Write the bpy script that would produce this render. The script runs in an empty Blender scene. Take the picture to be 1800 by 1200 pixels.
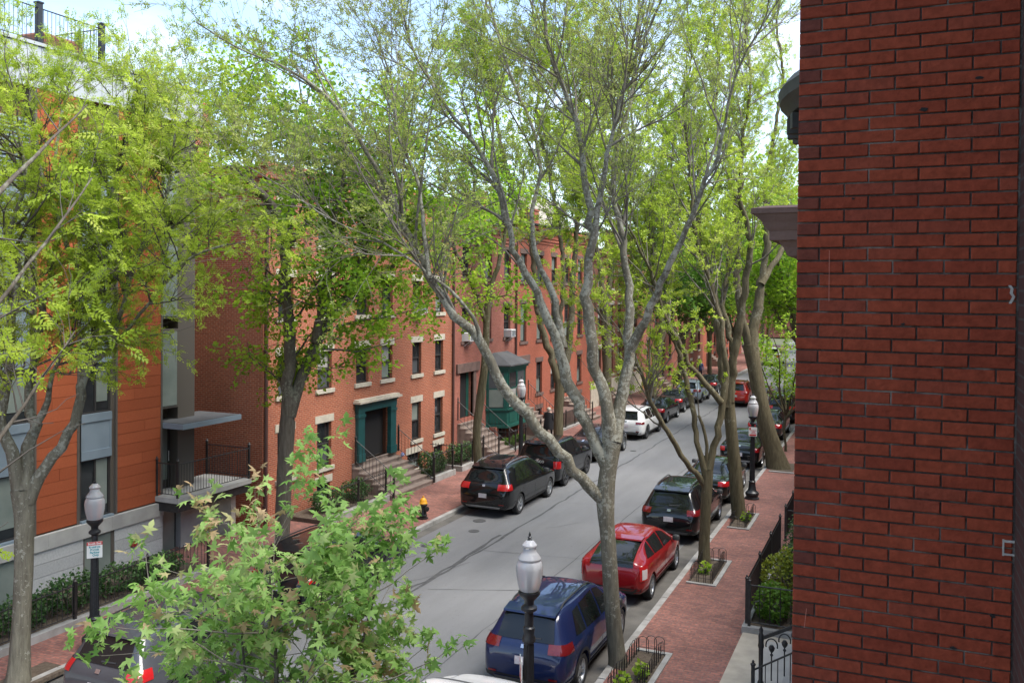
import bpy, bmesh, math, random
import numpy as np
from mathutils import Vector, Matrix
from mathutils.bvhtree import BVHTree

R = math.radians
sc = bpy.context.scene
col = sc.collection

# ------------------------------------------------------------------ camera
YAW, PITCH, ROLL = R(23.4), R(0.7), R(0.5)
cam_d = bpy.data.cameras.new('camera')
cam = bpy.data.objects.new('camera', cam_d)
col.objects.link(cam)
cam.location = (0, 0, 7.75)
cam.matrix_world = (Matrix.Translation((0, 0, 7.75)) @ Matrix.Rotation(YAW, 4, 'Z')
                    @ Matrix.Rotation(R(90) - PITCH, 4, 'X') @ Matrix.Rotation(ROLL, 4, 'Z'))
cam_d.sensor_fit = 'HORIZONTAL'
cam_d.sensor_width = 36
cam_d.lens = 36 * 1570 / 1800
cam_d.shift_y = -67 / 1800
cam_d.clip_start = 0.05
cam_d.clip_end = 2000
sc.camera = cam

# ------------------------------------------------------------------ sky and sun
SUN_AZ, SUN_EL = R(92), R(60)      # azimuth measured from +Y towards +X
w = bpy.data.worlds.new('World')
sc.world = w
w.use_nodes = True
nt = w.node_tree
nt.nodes.clear()
N = nt.nodes.new
sky = N('ShaderNodeTexSky'); sky.sky_type = 'NISHITA'; sky.sun_disc = False
sky.sun_elevation = SUN_EL; sky.sun_rotation = SUN_AZ
sky.air_density = 1.0; sky.dust_density = 0.6; sky.ozone_density = 1.5
geo = N('ShaderNodeTexCoord')
mp = N('ShaderNodeMapping'); mp.inputs['Scale'].default_value = (1.0, 1.0, 2.6)
noi = N('ShaderNodeTexNoise'); noi.inputs['Scale'].default_value = 2.1; noi.inputs['Detail'].default_value = 7; noi.inputs['Roughness'].default_value = 0.55
rmp = N('ShaderNodeValToRGB')
rmp.color_ramp.elements[0].position = 0.45; rmp.color_ramp.elements[0].color = (0.10, 0.10, 0.10, 1)
rmp.color_ramp.elements[1].position = 0.74; rmp.color_ramp.elements[1].color = (0.93, 0.93, 0.93, 1)
mix = N('ShaderNodeMix'); mix.data_type = 'RGBA'
mix.inputs['B'].default_value = (3.9, 4.2, 4.75, 1)
bg = N('ShaderNodeBackground'); bg.inputs['Strength'].default_value = 0.11
wo = N('ShaderNodeOutputWorld')
nt.links.new(geo.outputs['Generated'], mp.inputs['Vector'])
nt.links.new(mp.outputs['Vector'], noi.inputs['Vector'])
nt.links.new(noi.outputs['Fac'], rmp.inputs['Fac'])
nt.links.new(rmp.outputs['Color'], mix.inputs['Factor'])
nt.links.new(sky.outputs['Color'], mix.inputs['A'])
nt.links.new(mix.outputs['Result'], bg.inputs['Color'])
nt.links.new(bg.outputs['Background'], wo.inputs['Surface'])

sun_d = bpy.data.lights.new('sun', 'SUN'); sun_d.energy = 2.3; sun_d.angle = R(40); sun_d.color = (1.0, 0.95, 0.88)
sun = bpy.data.objects.new('sun', sun_d); col.objects.link(sun)
sdir = Vector((math.sin(SUN_AZ) * math.cos(SUN_EL), math.cos(SUN_AZ) * math.cos(SUN_EL), math.sin(SUN_EL)))
sun.rotation_euler = sdir.to_track_quat('Z', 'Y').to_euler()

sc.view_settings.view_transform = 'Standard'
sc.view_settings.look = 'None'
sc.view_settings.gamma = 1
sc.view_settings.exposure = 1.86
sc.view_settings.use_curve_mapping = False
sc.cycles.max_bounces = 6
sc.cycles.diffuse_bounces = 3
sc.cycles.glossy_bounces = 3
sc.cycles.transmission_bounces = 4
sc.cycles.transparent_max_bounces = 4
sc.cycles.caustics_reflective = False
sc.cycles.caustics_refractive = False
sc.cycles.use_denoising = True

# ------------------------------------------------------------------ mesh helpers
class MB:
    """collects geometry for ONE mesh object"""
    def __init__(s): s.v = []; s.f = []; s.m = []
    def add(s, vs, fs, mi=0):
        o = len(s.v); s.v += [tuple(map(float, p)) for p in vs]
        s.f += [tuple(i + o for i in f) for f in fs]; s.m += [mi] * len(fs)
    def box(s, x0, x1, y0, y1, z0, z1, mi=0):
        if x0 > x1: x0, x1 = x1, x0
        if y0 > y1: y0, y1 = y1, y0
        s.add([(x0,y0,z0),(x1,y0,z0),(x1,y1,z0),(x0,y1,z0),(x0,y0,z1),(x1,y0,z1),(x1,y1,z1),(x0,y1,z1)],
              [(3,2,1,0),(4,5,6,7),(0,1,5,4),(1,2,6,5),(2,3,7,6),(3,0,4,7)], mi)
    def bevbox(s, x0, x1, y0, y1, z0, z1, b, mi=0):
        """box with its four vertical and top edges chamfered"""
        vs = []
        for z, i in ((z0, 0), (z1 - b, 0), (z1, b)):
            vs += [(x0+b+i,y0+i,z),(x1-b-i,y0+i,z),(x1-i,y0+b+i,z),(x1-i,y1-b-i,z),(x1-b-i,y1-i,z),(x0+b+i,y1-i,z),(x0+i,y1-b-i,z),(x0+i,y0+b+i,z)]
        fs = [tuple(range(7,-1,-1)), tuple(range(16,24))]
        for r in (0, 8):
            for k in range(8):
                k2 = (k+1) % 8
                fs.append((r+k, r+k2, r+8+k2, r+8+k))
        s.add(vs, fs, mi)
    def lathe(s, prof, n=16, c=(0,0,0), mi=0):
        vs = []
        for r, z in prof:
            for k in range(n):
                a = 2*math.pi*k/n
                vs.append((c[0]+r*math.cos(a), c[1]+r*math.sin(a), c[2]+z))
        fs = []
        for j in range(len(prof)-1):
            for k in range(n):
                k2 = (k+1) % n
                fs.append((j*n+k, j*n+k2, (j+1)*n+k2, (j+1)*n+k))
        fs.append(tuple(range(n-1,-1,-1))); fs.append(tuple((len(prof)-1)*n+k for k in range(n)))
        s.add(vs, fs, mi)
    def tube(s, pts, r, n=6, mi=0):
        pts = np.array(pts, float); rr = np.full(len(pts), r) if np.isscalar(r) else np.array(r, float)
        v, f = tube_arrays([(pts, rr)], n)
        s.add(v.tolist(), f.tolist(), mi)
    def prism(s, poly, axis, a, b, mi=0):
        """extrude a 2D polygon; axis 'x': poly=(y,z); 'y': poly=(x,z); 'z': poly=(x,y)"""
        def P(p, q): return {'x': (q, p[0], p[1]), 'y': (p[0], q, p[1]), 'z': (p[0], p[1], q)}[axis]
        n = len(poly)
        vs = [P(p, a) for p in poly] + [P(p, b) for p in poly]
        fs = [tuple(range(n-1,-1,-1)), tuple(range(n, 2*n))] + [(k, (k+1) % n, n+(k+1) % n, n+k) for k in range(n)]
        s.add(vs, fs, mi)

def tube_arrays(branches, nsides=None, rough=0.0, rs=None):
    V, Fq = [], []; off = 0
    for P, rad in branches:
        m = len(P)
        rm = rad[0]
        n = nsides or (16 if rough and rm > .12 else 10 if rm > .09 else 7 if rm > .04 else 5 if rm > .018 else 3)
        T = np.empty_like(P); T[1:-1] = P[2:] - P[:-2]; T[0] = P[1]-P[0]; T[-1] = P[-1]-P[-2]
        T /= np.linalg.norm(T, axis=1)[:, None] + 1e-9
        mean = P[-1]-P[0]
        ref = np.zeros(3); ref[int(np.argmin(np.abs(mean)))] = 1
        A = np.cross(T, ref); A /= np.linalg.norm(A, axis=1)[:, None] + 1e-9
        B = np.cross(T, A)
        ang = np.arange(n)*2*np.pi/n
        rv = rad[:, None, None]
        if rough and rm > .03:
            e = rs.normal(size=(m, n)); e[1:-1] = (e[:-2]+e[1:-1]*2+e[2:])/3
            ridge = rs.normal(size=n)*.6                       # long furrows that run with the stem
            lump = np.interp(np.arange(m), np.arange(0, m+5, 5), rs.normal(size=len(np.arange(0, m+5, 5))))
            rv = rv*(1+rough*(e*.7+ridge[None]*.8+lump[:, None]*.9))[:, :, None]
        ring = P[:, None, :] + rv*(np.cos(ang)[None, :, None]*A[:, None, :] + np.sin(ang)[None, :, None]*B[:, None, :])
        V.append(ring.reshape(-1, 3))
        i = np.arange(m-1)[:, None]*n + np.arange(n)[None, :]
        j = np.arange(m-1)[:, None]*n + (np.arange(n)[None, :]+1) % n
        Fq.append((np.stack([i, j, j+n, i+n], -1).reshape(-1, 4) + off)[:, ::-1])
        off += m*n
    return np.concatenate(V), np.concatenate(Fq)

def np_mesh(name, V, Fq, mat, smooth=True, attr=None):
    me = bpy.data.meshes.new(name)
    V = np.ascontiguousarray(V, np.float32); Fq = np.ascontiguousarray(Fq, np.int32)
    k = Fq.shape[1]; nf = len(Fq)
    me.vertices.add(len(V)); me.vertices.foreach_set('co', V.ravel())
    me.loops.add(nf*k); me.loops.foreach_set('vertex_index', Fq.ravel())
    me.polygons.add(nf); me.polygons.foreach_set('loop_start', np.arange(0, nf*k, k, dtype=np.int32))
    me.update(calc_edges=True)
    if smooth: me.polygons.foreach_set('use_smooth', np.ones(nf, bool))
    if attr is not None:
        a = me.attributes.new('rnd', 'FLOAT', 'POINT'); a.data.foreach_set('value', np.ascontiguousarray(attr, np.float32))
    if mat: me.materials.append(mat)
    return me

def tag(o, label=None, cat=None, group=None, kind=None):
    if label: o['label'] = label
    if cat: o['category'] = cat
    if group: o['group'] = group
    if kind: o['kind'] = kind
    return o

def link(name, data, parent=None, loc=(0,0,0)):
    o = bpy.data.objects.new(name, data); col.objects.link(o)
    o.parent = parent; o.location = loc
    return o

def thing(name, label, cat, loc=(0,0,0), rz=0, group=None):
    o = link(name, None, None, loc); o.rotation_euler = (0, 0, rz)
    o.empty_display_size = 0.2
    return tag(o, label, cat, group)

def mesh_of(mb, name, mats, smooth=None):
    me = bpy.data.meshes.new(name)
    me.from_pydata(mb.v, [], mb.f)
    for m in (mats if isinstance(mats, (list, tuple)) else [mats]): me.materials.append(m)
    if any(mb.m): me.polygons.foreach_set('material_index', mb.m)
    bm = bmesh.new(); bm.from_mesh(me); bmesh.ops.recalc_face_normals(bm, faces=bm.faces); bm.to_mesh(me); bm.free()
    if smooth is not None:
        me.polygons.foreach_set('use_smooth', [True]*len(me.polygons))
        me.set_sharp_from_angle(angle=R(smooth))
    return me

def part(parent, name, mb, mats, smooth=None, local=False, label=None):
    """one mesh object under parent; mb is in world space unless local"""
    if not local and parent is not None:
        l = parent.location
        mb.v = [(x-l[0], y-l[1], z-l[2]) for x, y, z in mb.v]
    o = link(name, mesh_of(mb, name, mats, smooth), parent)
    if label: o['label'] = label
    return o

def single(name, mb, mats, label, cat, smooth=None, group=None, kind=None):
    o = link(name, mesh_of(mb, name, mats, smooth))
    return tag(o, label, cat, group, kind)

def struct(name, mb, mats, smooth=None):
    o = link(name, mesh_of(mb, name, mats, smooth)); o['kind'] = 'structure'
    return o

def copy_tree(o, parent=None):
    c = o.copy(); col.objects.link(c); c.parent = parent
    for ch in list(o.children): copy_tree(ch, c)
    return c

# ------------------------------------------------------------------ materials
def nodes(name):
    m = bpy.data.materials.new(name); m.use_nodes = True
    t = m.node_tree; b = t.nodes['Principled BSDF']
    return m, t, b, (lambda k: t.nodes.new(k)), t.links.new

def mat(name, c, rough=0.6, metal=0.0, c2=None, scale=8.0, bump=0.0, bscale=40.0, coat=0.0, spec=0.5, stretch=None, lo=.35, hi=.65, trans=0.0, detail=5):
    m, t, b, n, L = nodes(name)
    b.inputs['Base Color'].default_value = (*c, 1)
    b.inputs['Roughness'].default_value = rough
    b.inputs['Metallic'].default_value = metal
    b.inputs['Coat Weight'].default_value = coat
    b.inputs['Coat Roughness'].default_value = 0.025
    b.inputs['Specular IOR Level'].default_value = spec
    b.inputs['Transmission Weight'].default_value = trans
    tc = n('ShaderNodeTexCoord'); vec = tc.outputs['Object']
    if stretch:
        mp = n('ShaderNodeMapping'); mp.inputs['Scale'].default_value = stretch; L(vec, mp.inputs['Vector']); vec = mp.outputs['Vector']
    if c2:
        no = n('ShaderNodeTexNoise'); no.inputs['Scale'].default_value = scale; no.inputs['Detail'].default_value = detail; L(vec, no.inputs['Vector'])
        mr = n('ShaderNodeMapRange'); mr.inputs['From Min'].default_value = lo; mr.inputs['From Max'].default_value = hi; L(no.outputs['Fac'], mr.inputs['Value'])
        mx = n('ShaderNodeMix'); mx.data_type = 'RGBA'; mx.inputs['A'].default_value = (*c, 1); mx.inputs['B'].default_value = (*c2, 1)
        L(mr.outputs['Result'], mx.inputs['Factor']); L(mx.outputs['Result'], b.inputs['Base Color'])
    if bump:
        nb = n('ShaderNodeTexNoise'); nb.inputs['Scale'].default_value = bscale; nb.inputs['Detail'].default_value = 6; L(vec, nb.inputs['Vector'])
        bp = n('ShaderNodeBump'); bp.inputs['Strength'].default_value = bump; bp.inputs['Distance'].default_value = 0.02
        L(nb.outputs['Fac'], bp.inputs['Height']); L(bp.outputs['Normal'], b.inputs['Normal'])
    return m

def brick_mat(name, c1, c2, mortar, bw=.213, rh=.0667, ms=.009, flat=False, rough=.85, grime=(.6, 1.1), bias=0.0, msm=.25):
    m, t, b, n, L = nodes(name)
    tc = n('ShaderNodeTexCoord'); sp = n('ShaderNodeSeparateXYZ'); cb = n('ShaderNodeCombineXYZ')
    L(tc.outputs['Object'], sp.inputs[0])
    if flat:
        L(sp.outputs['X'], cb.inputs['X']); L(sp.outputs['Y'], cb.inputs['Y'])
    else:
        ad = n('ShaderNodeMath'); L(sp.outputs['X'], ad.inputs[0]); L(sp.outputs['Y'], ad.inputs[1])
        L(ad.outputs[0], cb.inputs['X']); L(sp.outputs['Z'], cb.inputs['Y'])
    # slight waviness of the courses
    wn = n('ShaderNodeTexNoise'); wn.inputs['Scale'].default_value = 6; L(tc.outputs['Object'], wn.inputs['Vector'])
    wm = n('ShaderNodeVectorMath'); wm.operation = 'MULTIPLY_ADD'; wm.inputs[1].default_value = (.008, .006, 0)
    L(wn.outputs['Color'], wm.inputs[0]); L(cb.outputs[0], wm.inputs[2])
    br = n('ShaderNodeTexBrick'); br.inputs['Scale'].default_value = 1
    br.inputs['Brick Width'].default_value = bw; br.inputs['Row Height'].default_value = rh
    br.inputs['Mortar Size'].default_value = ms; br.inputs['Mortar Smooth'].default_value = msm
    br.inputs['Bias'].default_value = bias
    br.inputs['Color1'].default_value = (*c1, 1); br.inputs['Color2'].default_value = (*c2, 1); br.inputs['Mortar'].default_value = (*mortar, 1)
    L(wm.outputs[0], br.inputs['Vector'])
    g = n('ShaderNodeTexNoise'); g.inputs['Scale'].default_value = .55; g.inputs['Detail'].default_value = 6; L(tc.outputs['Object'], g.inputs['Vector'])
    mr = n('ShaderNodeMapRange'); mr.inputs['From Min'].default_value = .3; mr.inputs['From Max'].default_value = .7
    mr.inputs['To Min'].default_value = grime[0]; mr.inputs['To Max'].default_value = grime[1]; L(g.outputs['Fac'], mr.inputs['Value'])
    g2 = n('ShaderNodeTexNoise'); g2.inputs['Scale'].default_value = 14; L(tc.outputs['Object'], g2.inputs['Vector'])
    mr2 = n('ShaderNodeMapRange'); mr2.inputs['From Min'].default_value = .3; mr2.inputs['From Max'].default_value = .7
    mr2.inputs['To Min'].default_value = .75; mr2.inputs['To Max'].default_value = 1.2; L(g2.outputs['Fac'], mr2.inputs['Value'])
    mm = n('ShaderNodeMath'); mm.operation = 'MULTIPLY'; L(mr.outputs['Result'], mm.inputs[0]); L(mr2.outputs['Result'], mm.inputs[1])
    hs = n('ShaderNodeVectorMath'); hs.operation = 'SCALE'; L(br.outputs['Color'], hs.inputs[0]); L(mm.outputs[0], hs.inputs['Scale'])
    L(hs.outputs[0], b.inputs['Base Color'])
    b.inputs['Roughness'].default_value = rough
    bp = n('ShaderNodeBump'); bp.inputs['Strength'].default_value = .5; bp.inputs['Distance'].default_value = .006; bp.invert = True
    L(br.outputs['Fac'], bp.inputs['Height']); L(bp.outputs['Normal'], b.inputs['Normal'])
    return m

def leaf_mat(name, ramp, trans=.45):
    """per-leaf colour from the 'rnd' attribute; light also passes through the leaf"""
    m, t, b, n, L = nodes(name)
    at = n('ShaderNodeAttribute'); at.attribute_name = 'rnd'
    cr = n('ShaderNodeValToRGB')
    el = cr.color_ramp.elements
    el[0].position = ramp[0][0]; el[0].color = (*ramp[0][1], 1); el[1].position = ramp[-1][0]; el[1].color = (*ramp[-1][1], 1)
    for p, c in ramp[1:-1]:
        e = el.new(p); e.color = (*c, 1)
    L(at.outputs['Fac'], cr.inputs['Fac']); L(cr.outputs['Color'], b.inputs['Base Color'])
    b.inputs['Roughness'].default_value = .5; b.inputs['Specular IOR Level'].default_value = .35
    tr = n('ShaderNodeBsdfTranslucent'); L(cr.outputs['Color'], tr.inputs['Color'])
    ms = n('ShaderNodeMixShader'); ms.inputs[0].default_value = trans
    L(b.outputs[0], ms.inputs[1]); L(tr.outputs[0], ms.inputs[2]); L(ms.outputs[0], t.nodes['Material Output'].inputs['Surface'])
    return m

def bark_mat(name, c, c2, lichen, amount=.56):
    m, t, b, n, L = nodes(name)
    tc = n('ShaderNodeTexCoord')
    mp = n('ShaderNodeMapping'); mp.inputs['Scale'].default_value = (6, 6, .9); L(tc.outputs['Object'], mp.inputs['Vector'])
    no = n('ShaderNodeTexNoise'); no.inputs['Scale'].default_value = 2.4; no.inputs['Detail'].default_value = 8; no.inputs['Roughness'].default_value = .7; L(mp.outputs[0], no.inputs['Vector'])
    mr = n('ShaderNodeMapRange'); mr.inputs['From Min'].default_value = .36; mr.inputs['From Max'].default_value = .64; L(no.outputs['Fac'], mr.inputs['Value'])
    mx = n('ShaderNodeMix'); mx.data_type = 'RGBA'; mx.inputs['A'].default_value = (*c, 1); mx.inputs['B'].default_value = (*c2, 1); L(mr.outputs[0], mx.inputs['Factor'])
    li = n('ShaderNodeTexNoise'); li.inputs['Scale'].default_value = 13; li.inputs['Detail'].default_value = 7; li.inputs['Roughness'].default_value = .72; L(tc.outputs['Object'], li.inputs['Vector'])
    sp = n('ShaderNodeSeparateXYZ'); L(tc.outputs['Object'], sp.inputs[0])
    zr_ = n('ShaderNodeMapRange'); zr_.inputs['From Min'].default_value = 1.5; zr_.inputs['From Max'].default_value = 5; zr_.inputs['To Min'].default_value = -.09; zr_.inputs['To Max'].default_value = .015; L(sp.outputs['Z'], zr_.inputs['Value'])
    ad = n('ShaderNodeMath'); L(li.outputs['Fac'], ad.inputs[0]); L(zr_.outputs[0], ad.inputs[1])
    lf = n('ShaderNodeTexNoise'); lf.inputs['Scale'].default_value = 1.7; lf.inputs['Detail'].default_value = 3; L(tc.outputs['Object'], lf.inputs['Vector'])
    lr = n('ShaderNodeMapRange'); lr.inputs['From Min'].default_value = .3; lr.inputs['From Max'].default_value = .7; lr.inputs['To Min'].default_value = -.11; lr.inputs['To Max'].default_value = .10; L(lf.outputs['Fac'], lr.inputs['Value'])
    a2 = n('ShaderNodeMath'); L(ad.outputs[0], a2.inputs[0]); L(lr.outputs[0], a2.inputs[1]); ad = a2
    m2 = n('ShaderNodeMapRange'); m2.inputs['From Min'].default_value = amount-.03; m2.inputs['From Max'].default_value = amount+.03; m2.inputs['To Max'].default_value = .9; L(ad.outputs[0], m2.inputs['Value'])
    mx2 = n('ShaderNodeMix'); mx2.data_type = 'RGBA'; mx2.inputs['B'].default_value = (*lichen, 1); L(mx.outputs['Result'], mx2.inputs['A']); L(m2.outputs[0], mx2.inputs['Factor'])
    L(mx2.outputs['Result'], b.inputs['Base Color']); b.inputs['Roughness'].default_value = .95; b.inputs['Specular IOR Level'].default_value = .2
    bp = n('ShaderNodeBump'); bp.inputs['Strength'].default_value = .9; bp.inputs['Distance'].default_value = .03
    L(no.outputs['Fac'], bp.inputs['Height']); L(bp.outputs['Normal'], b.inputs['Normal'])
    return m

def rand_object_mat(name, ramp, rough=.8, bump=.35, bscale=60, noise=.25):
    """colour differs from object to object (single bricks, panels)"""
    m, t, b, n, L = nodes(name)
    oi = n('ShaderNodeObjectInfo'); cr = n('ShaderNodeValToRGB'); el = cr.color_ramp.elements
    el[0].position = ramp[0][0]; el[0].color = (*ramp[0][1], 1); el[1].position = ramp[-1][0]; el[1].color = (*ramp[-1][1], 1)
    for p, c in ramp[1:-1]:
        e = el.new(p); e.color = (*c, 1)
    L(oi.outputs['Random'], cr.inputs['Fac'])
    tc = n('ShaderNodeTexCoord'); va = n('ShaderNodeVectorMath'); L(tc.outputs['Object'], va.inputs[0]); L(oi.outputs['Location'], va.inputs[1])
    no = n('ShaderNodeTexNoise'); no.inputs['Scale'].default_value = 22; no.inputs['Detail'].default_value = 8; no.inputs['Roughness'].default_value = .65; L(va.outputs[0], no.inputs['Vector'])
    mr = n('ShaderNodeMapRange'); mr.inputs['From Min'].default_value = .3; mr.inputs['From Max'].default_value = .7; mr.inputs['To Min'].default_value = 1-noise; mr.inputs['To Max'].default_value = 1+noise; L(no.outputs['Fac'], mr.inputs['Value'])
    hs = n('ShaderNodeVectorMath'); hs.operation = 'SCALE'; L(cr.outputs['Color'], hs.inputs[0]); L(mr.outputs[0], hs.inputs['Scale']); L(hs.outputs[0], b.inputs['Base Color'])
    b.inputs['Roughness'].default_value = rough; b.inputs['Specular IOR Level'].default_value = .15
    nb = n('ShaderNodeTexNoise'); nb.inputs['Scale'].default_value = bscale; nb.inputs['Detail'].default_value = 5; L(va.outputs[0], nb.inputs['Vector'])
    bp = n('ShaderNodeBump'); bp.inputs['Strength'].default_value = bump; bp.inputs['Distance'].default_value = .006; L(nb.outputs['Fac'], bp.inputs['Height']); L(bp.outputs['Normal'], b.inputs['Normal'])
    return m

M = {}
def asphalt_mat():
    m, t, b, n, L = nodes('asphalt'); tc = n('ShaderNodeTexCoord'); v = tc.outputs['Object']
    def noise(sc_, stretch, lo, hi, a, c, det=6):
        mp = n('ShaderNodeMapping'); mp.inputs['Scale'].default_value = stretch; L(v, mp.inputs['Vector'])
        q = n('ShaderNodeTexNoise'); q.inputs['Scale'].default_value = sc_; q.inputs['Detail'].default_value = det; q.inputs['Roughness'].default_value = .62; L(mp.outputs[0], q.inputs['Vector'])
        r = n('ShaderNodeMapRange'); r.inputs['From Min'].default_value = lo; r.inputs['From Max'].default_value = hi; r.inputs['To Min'].default_value = a; r.inputs['To Max'].default_value = c; L(q.outputs['Fac'], r.inputs['Value']); return r.outputs[0]
    f = [noise(.45, (1, .35, 1), .3, .7, .84, 1.12), noise(1.6, (1, .12, 1), .3, .7, .92, 1.07), noise(7, (1, 1, 1), .62, .72, 1.0, .72), noise(90, (1, 1, 1), .3, .7, .86, 1.14, 2), noise(2.2, (1, 1, 1), .66, .74, 1.0, .80)]
    k = f[0]
    for g in f[1:]:
        mm = n('ShaderNodeMath'); mm.operation = 'MULTIPLY'; L(k, mm.inputs[0]); L(g, mm.inputs[1]); k = mm.outputs[0]
    sc_ = n('ShaderNodeVectorMath'); sc_.operation = 'SCALE'; sc_.inputs[0].default_value = (.160, .161, .164); L(k, sc_.inputs['Scale']); L(sc_.outputs[0], b.inputs['Base Color'])
    b.inputs['Roughness'].default_value = .92
    nb = n('ShaderNodeTexNoise'); nb.inputs['Scale'].default_value = 160; L(v, nb.inputs['Vector']); bp = n('ShaderNodeBump'); bp.inputs['Strength'].default_value = .35; bp.inputs['Distance'].default_value = .02; L(nb.outputs['Fac'], bp.inputs['Height']); L(bp.outputs['Normal'], b.inputs['Normal'])
    return m
M['asphalt'] = asphalt_mat()
M['tar'] = mat('tar', (.05,.05,.052), .85, c2=(.08,.08,.08), scale=5)
M['gutter'] = mat('gutter', (.14,.13,.115), .95, c2=(.085,.08,.072), scale=1.4, bump=.3, bscale=120)
M['granite'] = mat('granite', (.36,.35,.33), .8, c2=(.25,.24,.22), scale=3, bump=.3, bscale=60)
M['concrete'] = mat('concrete', (.42,.41,.38), .9, c2=(.31,.30,.28), scale=1.6, bump=.15, bscale=60)
M['concrete_tan'] = mat('concrete_tan', (.45,.40,.32), .9, c2=(.36,.32,.26), scale=3, bump=.15, bscale=80)
M['paver'] = brick_mat('paver_brick', (.31,.125,.092), (.19,.082,.066), (.15,.10,.085), .205, .1, .010, flat=True, grime=(.72,1.18))
M['soil'] = mat('soil', (.07,.05,.035), 1, c2=(.11,.085,.06), scale=12, bump=.8, bscale=30)
M['grass'] = mat('ground_green', (.07,.09,.04), 1, c2=(.10,.10,.06), scale=.6)
M['brick_orange'] = brick_mat('brick_house_red', (.37,.092,.040), (.30,.070,.032), (.40,.24,.16), .213, .0667, .009, grime=(.78,1.1))
M['brick_pink'] = brick_mat('brick_house_rose', (.37,.12,.08), (.31,.095,.065), (.30,.16,.12), .213, .0667, .006, grime=(.8,1.15))
M['brick_salmon'] = brick_mat('brick_house_salmon', (.40,.108,.058), (.35,.092,.05), (.32,.13,.09), .213, .0667, .005, grime=(.85,1.1))
M['brick_far'] = brick_mat('brick_house_dark', (.34,.10,.06), (.27,.08,.05), (.22,.13,.10), .213, .0667, .007)
M['brick_near'] = brick_mat('brick_pier', (.19,.042,.027), (.15,.034,.023), (.07,.055,.05), .2127, .0603, .006, grime=(.8,1.1))
M['mortar'] = mat('mortar', (.045,.038,.035), .95, c2=(.20,.185,.17), scale=5, bump=.6, bscale=90, lo=.5, hi=.68)
M['brick'] = rand_object_mat('brick_single', [(0,(.185,.039,.022)),(.3,(.215,.046,.025)),(.8,(.235,.052,.027)),(1,(.20,.048,.029))], .95, .7, 55, .24)
M['brick_header'] = rand_object_mat('brick_header', [(0,(.11,.036,.028)),(1,(.16,.042,.026))], .85, .5, 70, .25)
M['brownstone'] = mat('brownstone', (.17,.105,.085), .85, c2=(.12,.075,.062), scale=4, bump=.3, bscale=40)
M['brownstep'] = mat('brownstone_step', (.26,.20,.165), .85, c2=(.19,.145,.12), scale=4, bump=.3, bscale=40)
M['limestone'] = mat('limestone', (.52,.47,.38), .85, c2=(.42,.38,.31), scale=5, bump=.2, bscale=50)
M['iron'] = mat('iron', (.012,.012,.013), .45, c2=(.03,.028,.026), scale=10)
M['lamp_iron'] = mat('lamp_iron', (.013,.014,.016), .4, c2=(.022,.022,.024), scale=20)
M['green_paint'] = mat('green_paint', (.012,.10,.075), .45, c2=(.01,.075,.058), scale=3)
M['teal_paint'] = mat('teal_paint', (.014,.085,.085), .45, c2=(.011,.065,.066), scale=3)
M['door_wood'] = mat('door_wood', (.10,.04,.022), .5, c2=(.06,.025,.015), scale=3, stretch=(6,6,.8))
M['dark'] = mat('dark_interior', (.012,.011,.011), .9)
M['sash'] = mat('sash_dark', (.035,.032,.03), .5)
M['sash_white'] = mat('sash_white', (.6,.58,.54), .5)
M['glass'] = mat('window_glass', (.018,.021,.023), .06, spec=.6, c2=(.035,.04,.042), scale=1.5)
M['screen'] = mat('insect_screen', (.075,.08,.085), .6, c2=(.055,.06,.062), scale=2)
M['blind'] = mat('window_blind', (.22,.25,.22), .3, c2=(.16,.19,.17), scale=1.5)
M['curtain'] = mat('curtain', (.48,.46,.42), .5, c2=(.2,.2,.19), scale=9, stretch=(1,3,.15))
M['roof'] = mat('roof_tar', (.07,.07,.072), .9, c2=(.1,.1,.1), scale=2)
M['panel'] = rand_object_mat('terracotta_panel', [(0,(.30,.076,.032)),(1,(.36,.094,.040))], .75, .12, 40, .10)
M['panel_back'] = mat('panel_joint', (.17,.065,.035), .8)
M['zinc'] = mat('blue_grey_metal', (.20,.25,.29), .5, c2=(.16,.205,.24), scale=1.2)
M['brown_metal'] = mat('brown_metal', (.10,.085,.07), .55)
M['roof_metal'] = mat('light_grey_cladding', (.42,.44,.45), .5, c2=(.36,.38,.39), scale=.7)
M['stone_block'] = rand_object_mat('pale_stone_block', [(0,(.40,.40,.39)),(1,(.50,.50,.49))], .85, .2, 40, .14)
M['white_metal'] = mat('white_metal', (.72,.72,.70), .5)
M['red_sign'] = mat('sign_red', (.55,.03,.03), .5)
M['sign_white'] = mat('sign_white', (.75,.74,.70), .5)
M['teal_ink'] = mat('sign_teal', (.02,.30,.33), .6)
M['hyd_yellow'] = mat('hydrant_yellow', (.75,.33,.01), .45)
M['hyd_black'] = mat('hydrant_black', (.018,.017,.016), .45)
M['copper'] = mat('cornice_patina', (.05,.05,.043), .6, c2=(.03,.03,.027), scale=4)
gm, gt_, gb, gn, gl = nodes('lamp_globe')
gb.inputs['Base Color'].default_value = (.95,.95,.96,1); gb.inputs['Roughness'].default_value = .14
gb.inputs['Transmission Weight'].default_value = .62; gb.inputs['IOR'].default_value = 1.25
M['globe'] = gm
M['bark'] = bark_mat('bark_lichen', (.105,.094,.070), (.19,.175,.13), (.30,.295,.24), .535)
M['bark_plain'] = bark_mat('bark_olive', (.075,.062,.036), (.145,.125,.075), (.22,.21,.15), .62)
M['bark_dark'] = bark_mat('bark_dark', (.075,.062,.048), (.14,.12,.095), (.19,.185,.14), .60)
M['twig'] = mat('twig', (.12,.105,.08), .9, c2=(.23,.205,.165), scale=6)
M['twig_dark'] = mat('twig_dark', (.06,.05,.04), .9, c2=(.10,.085,.07), scale=6)
Gn = lambda *a: a
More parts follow.
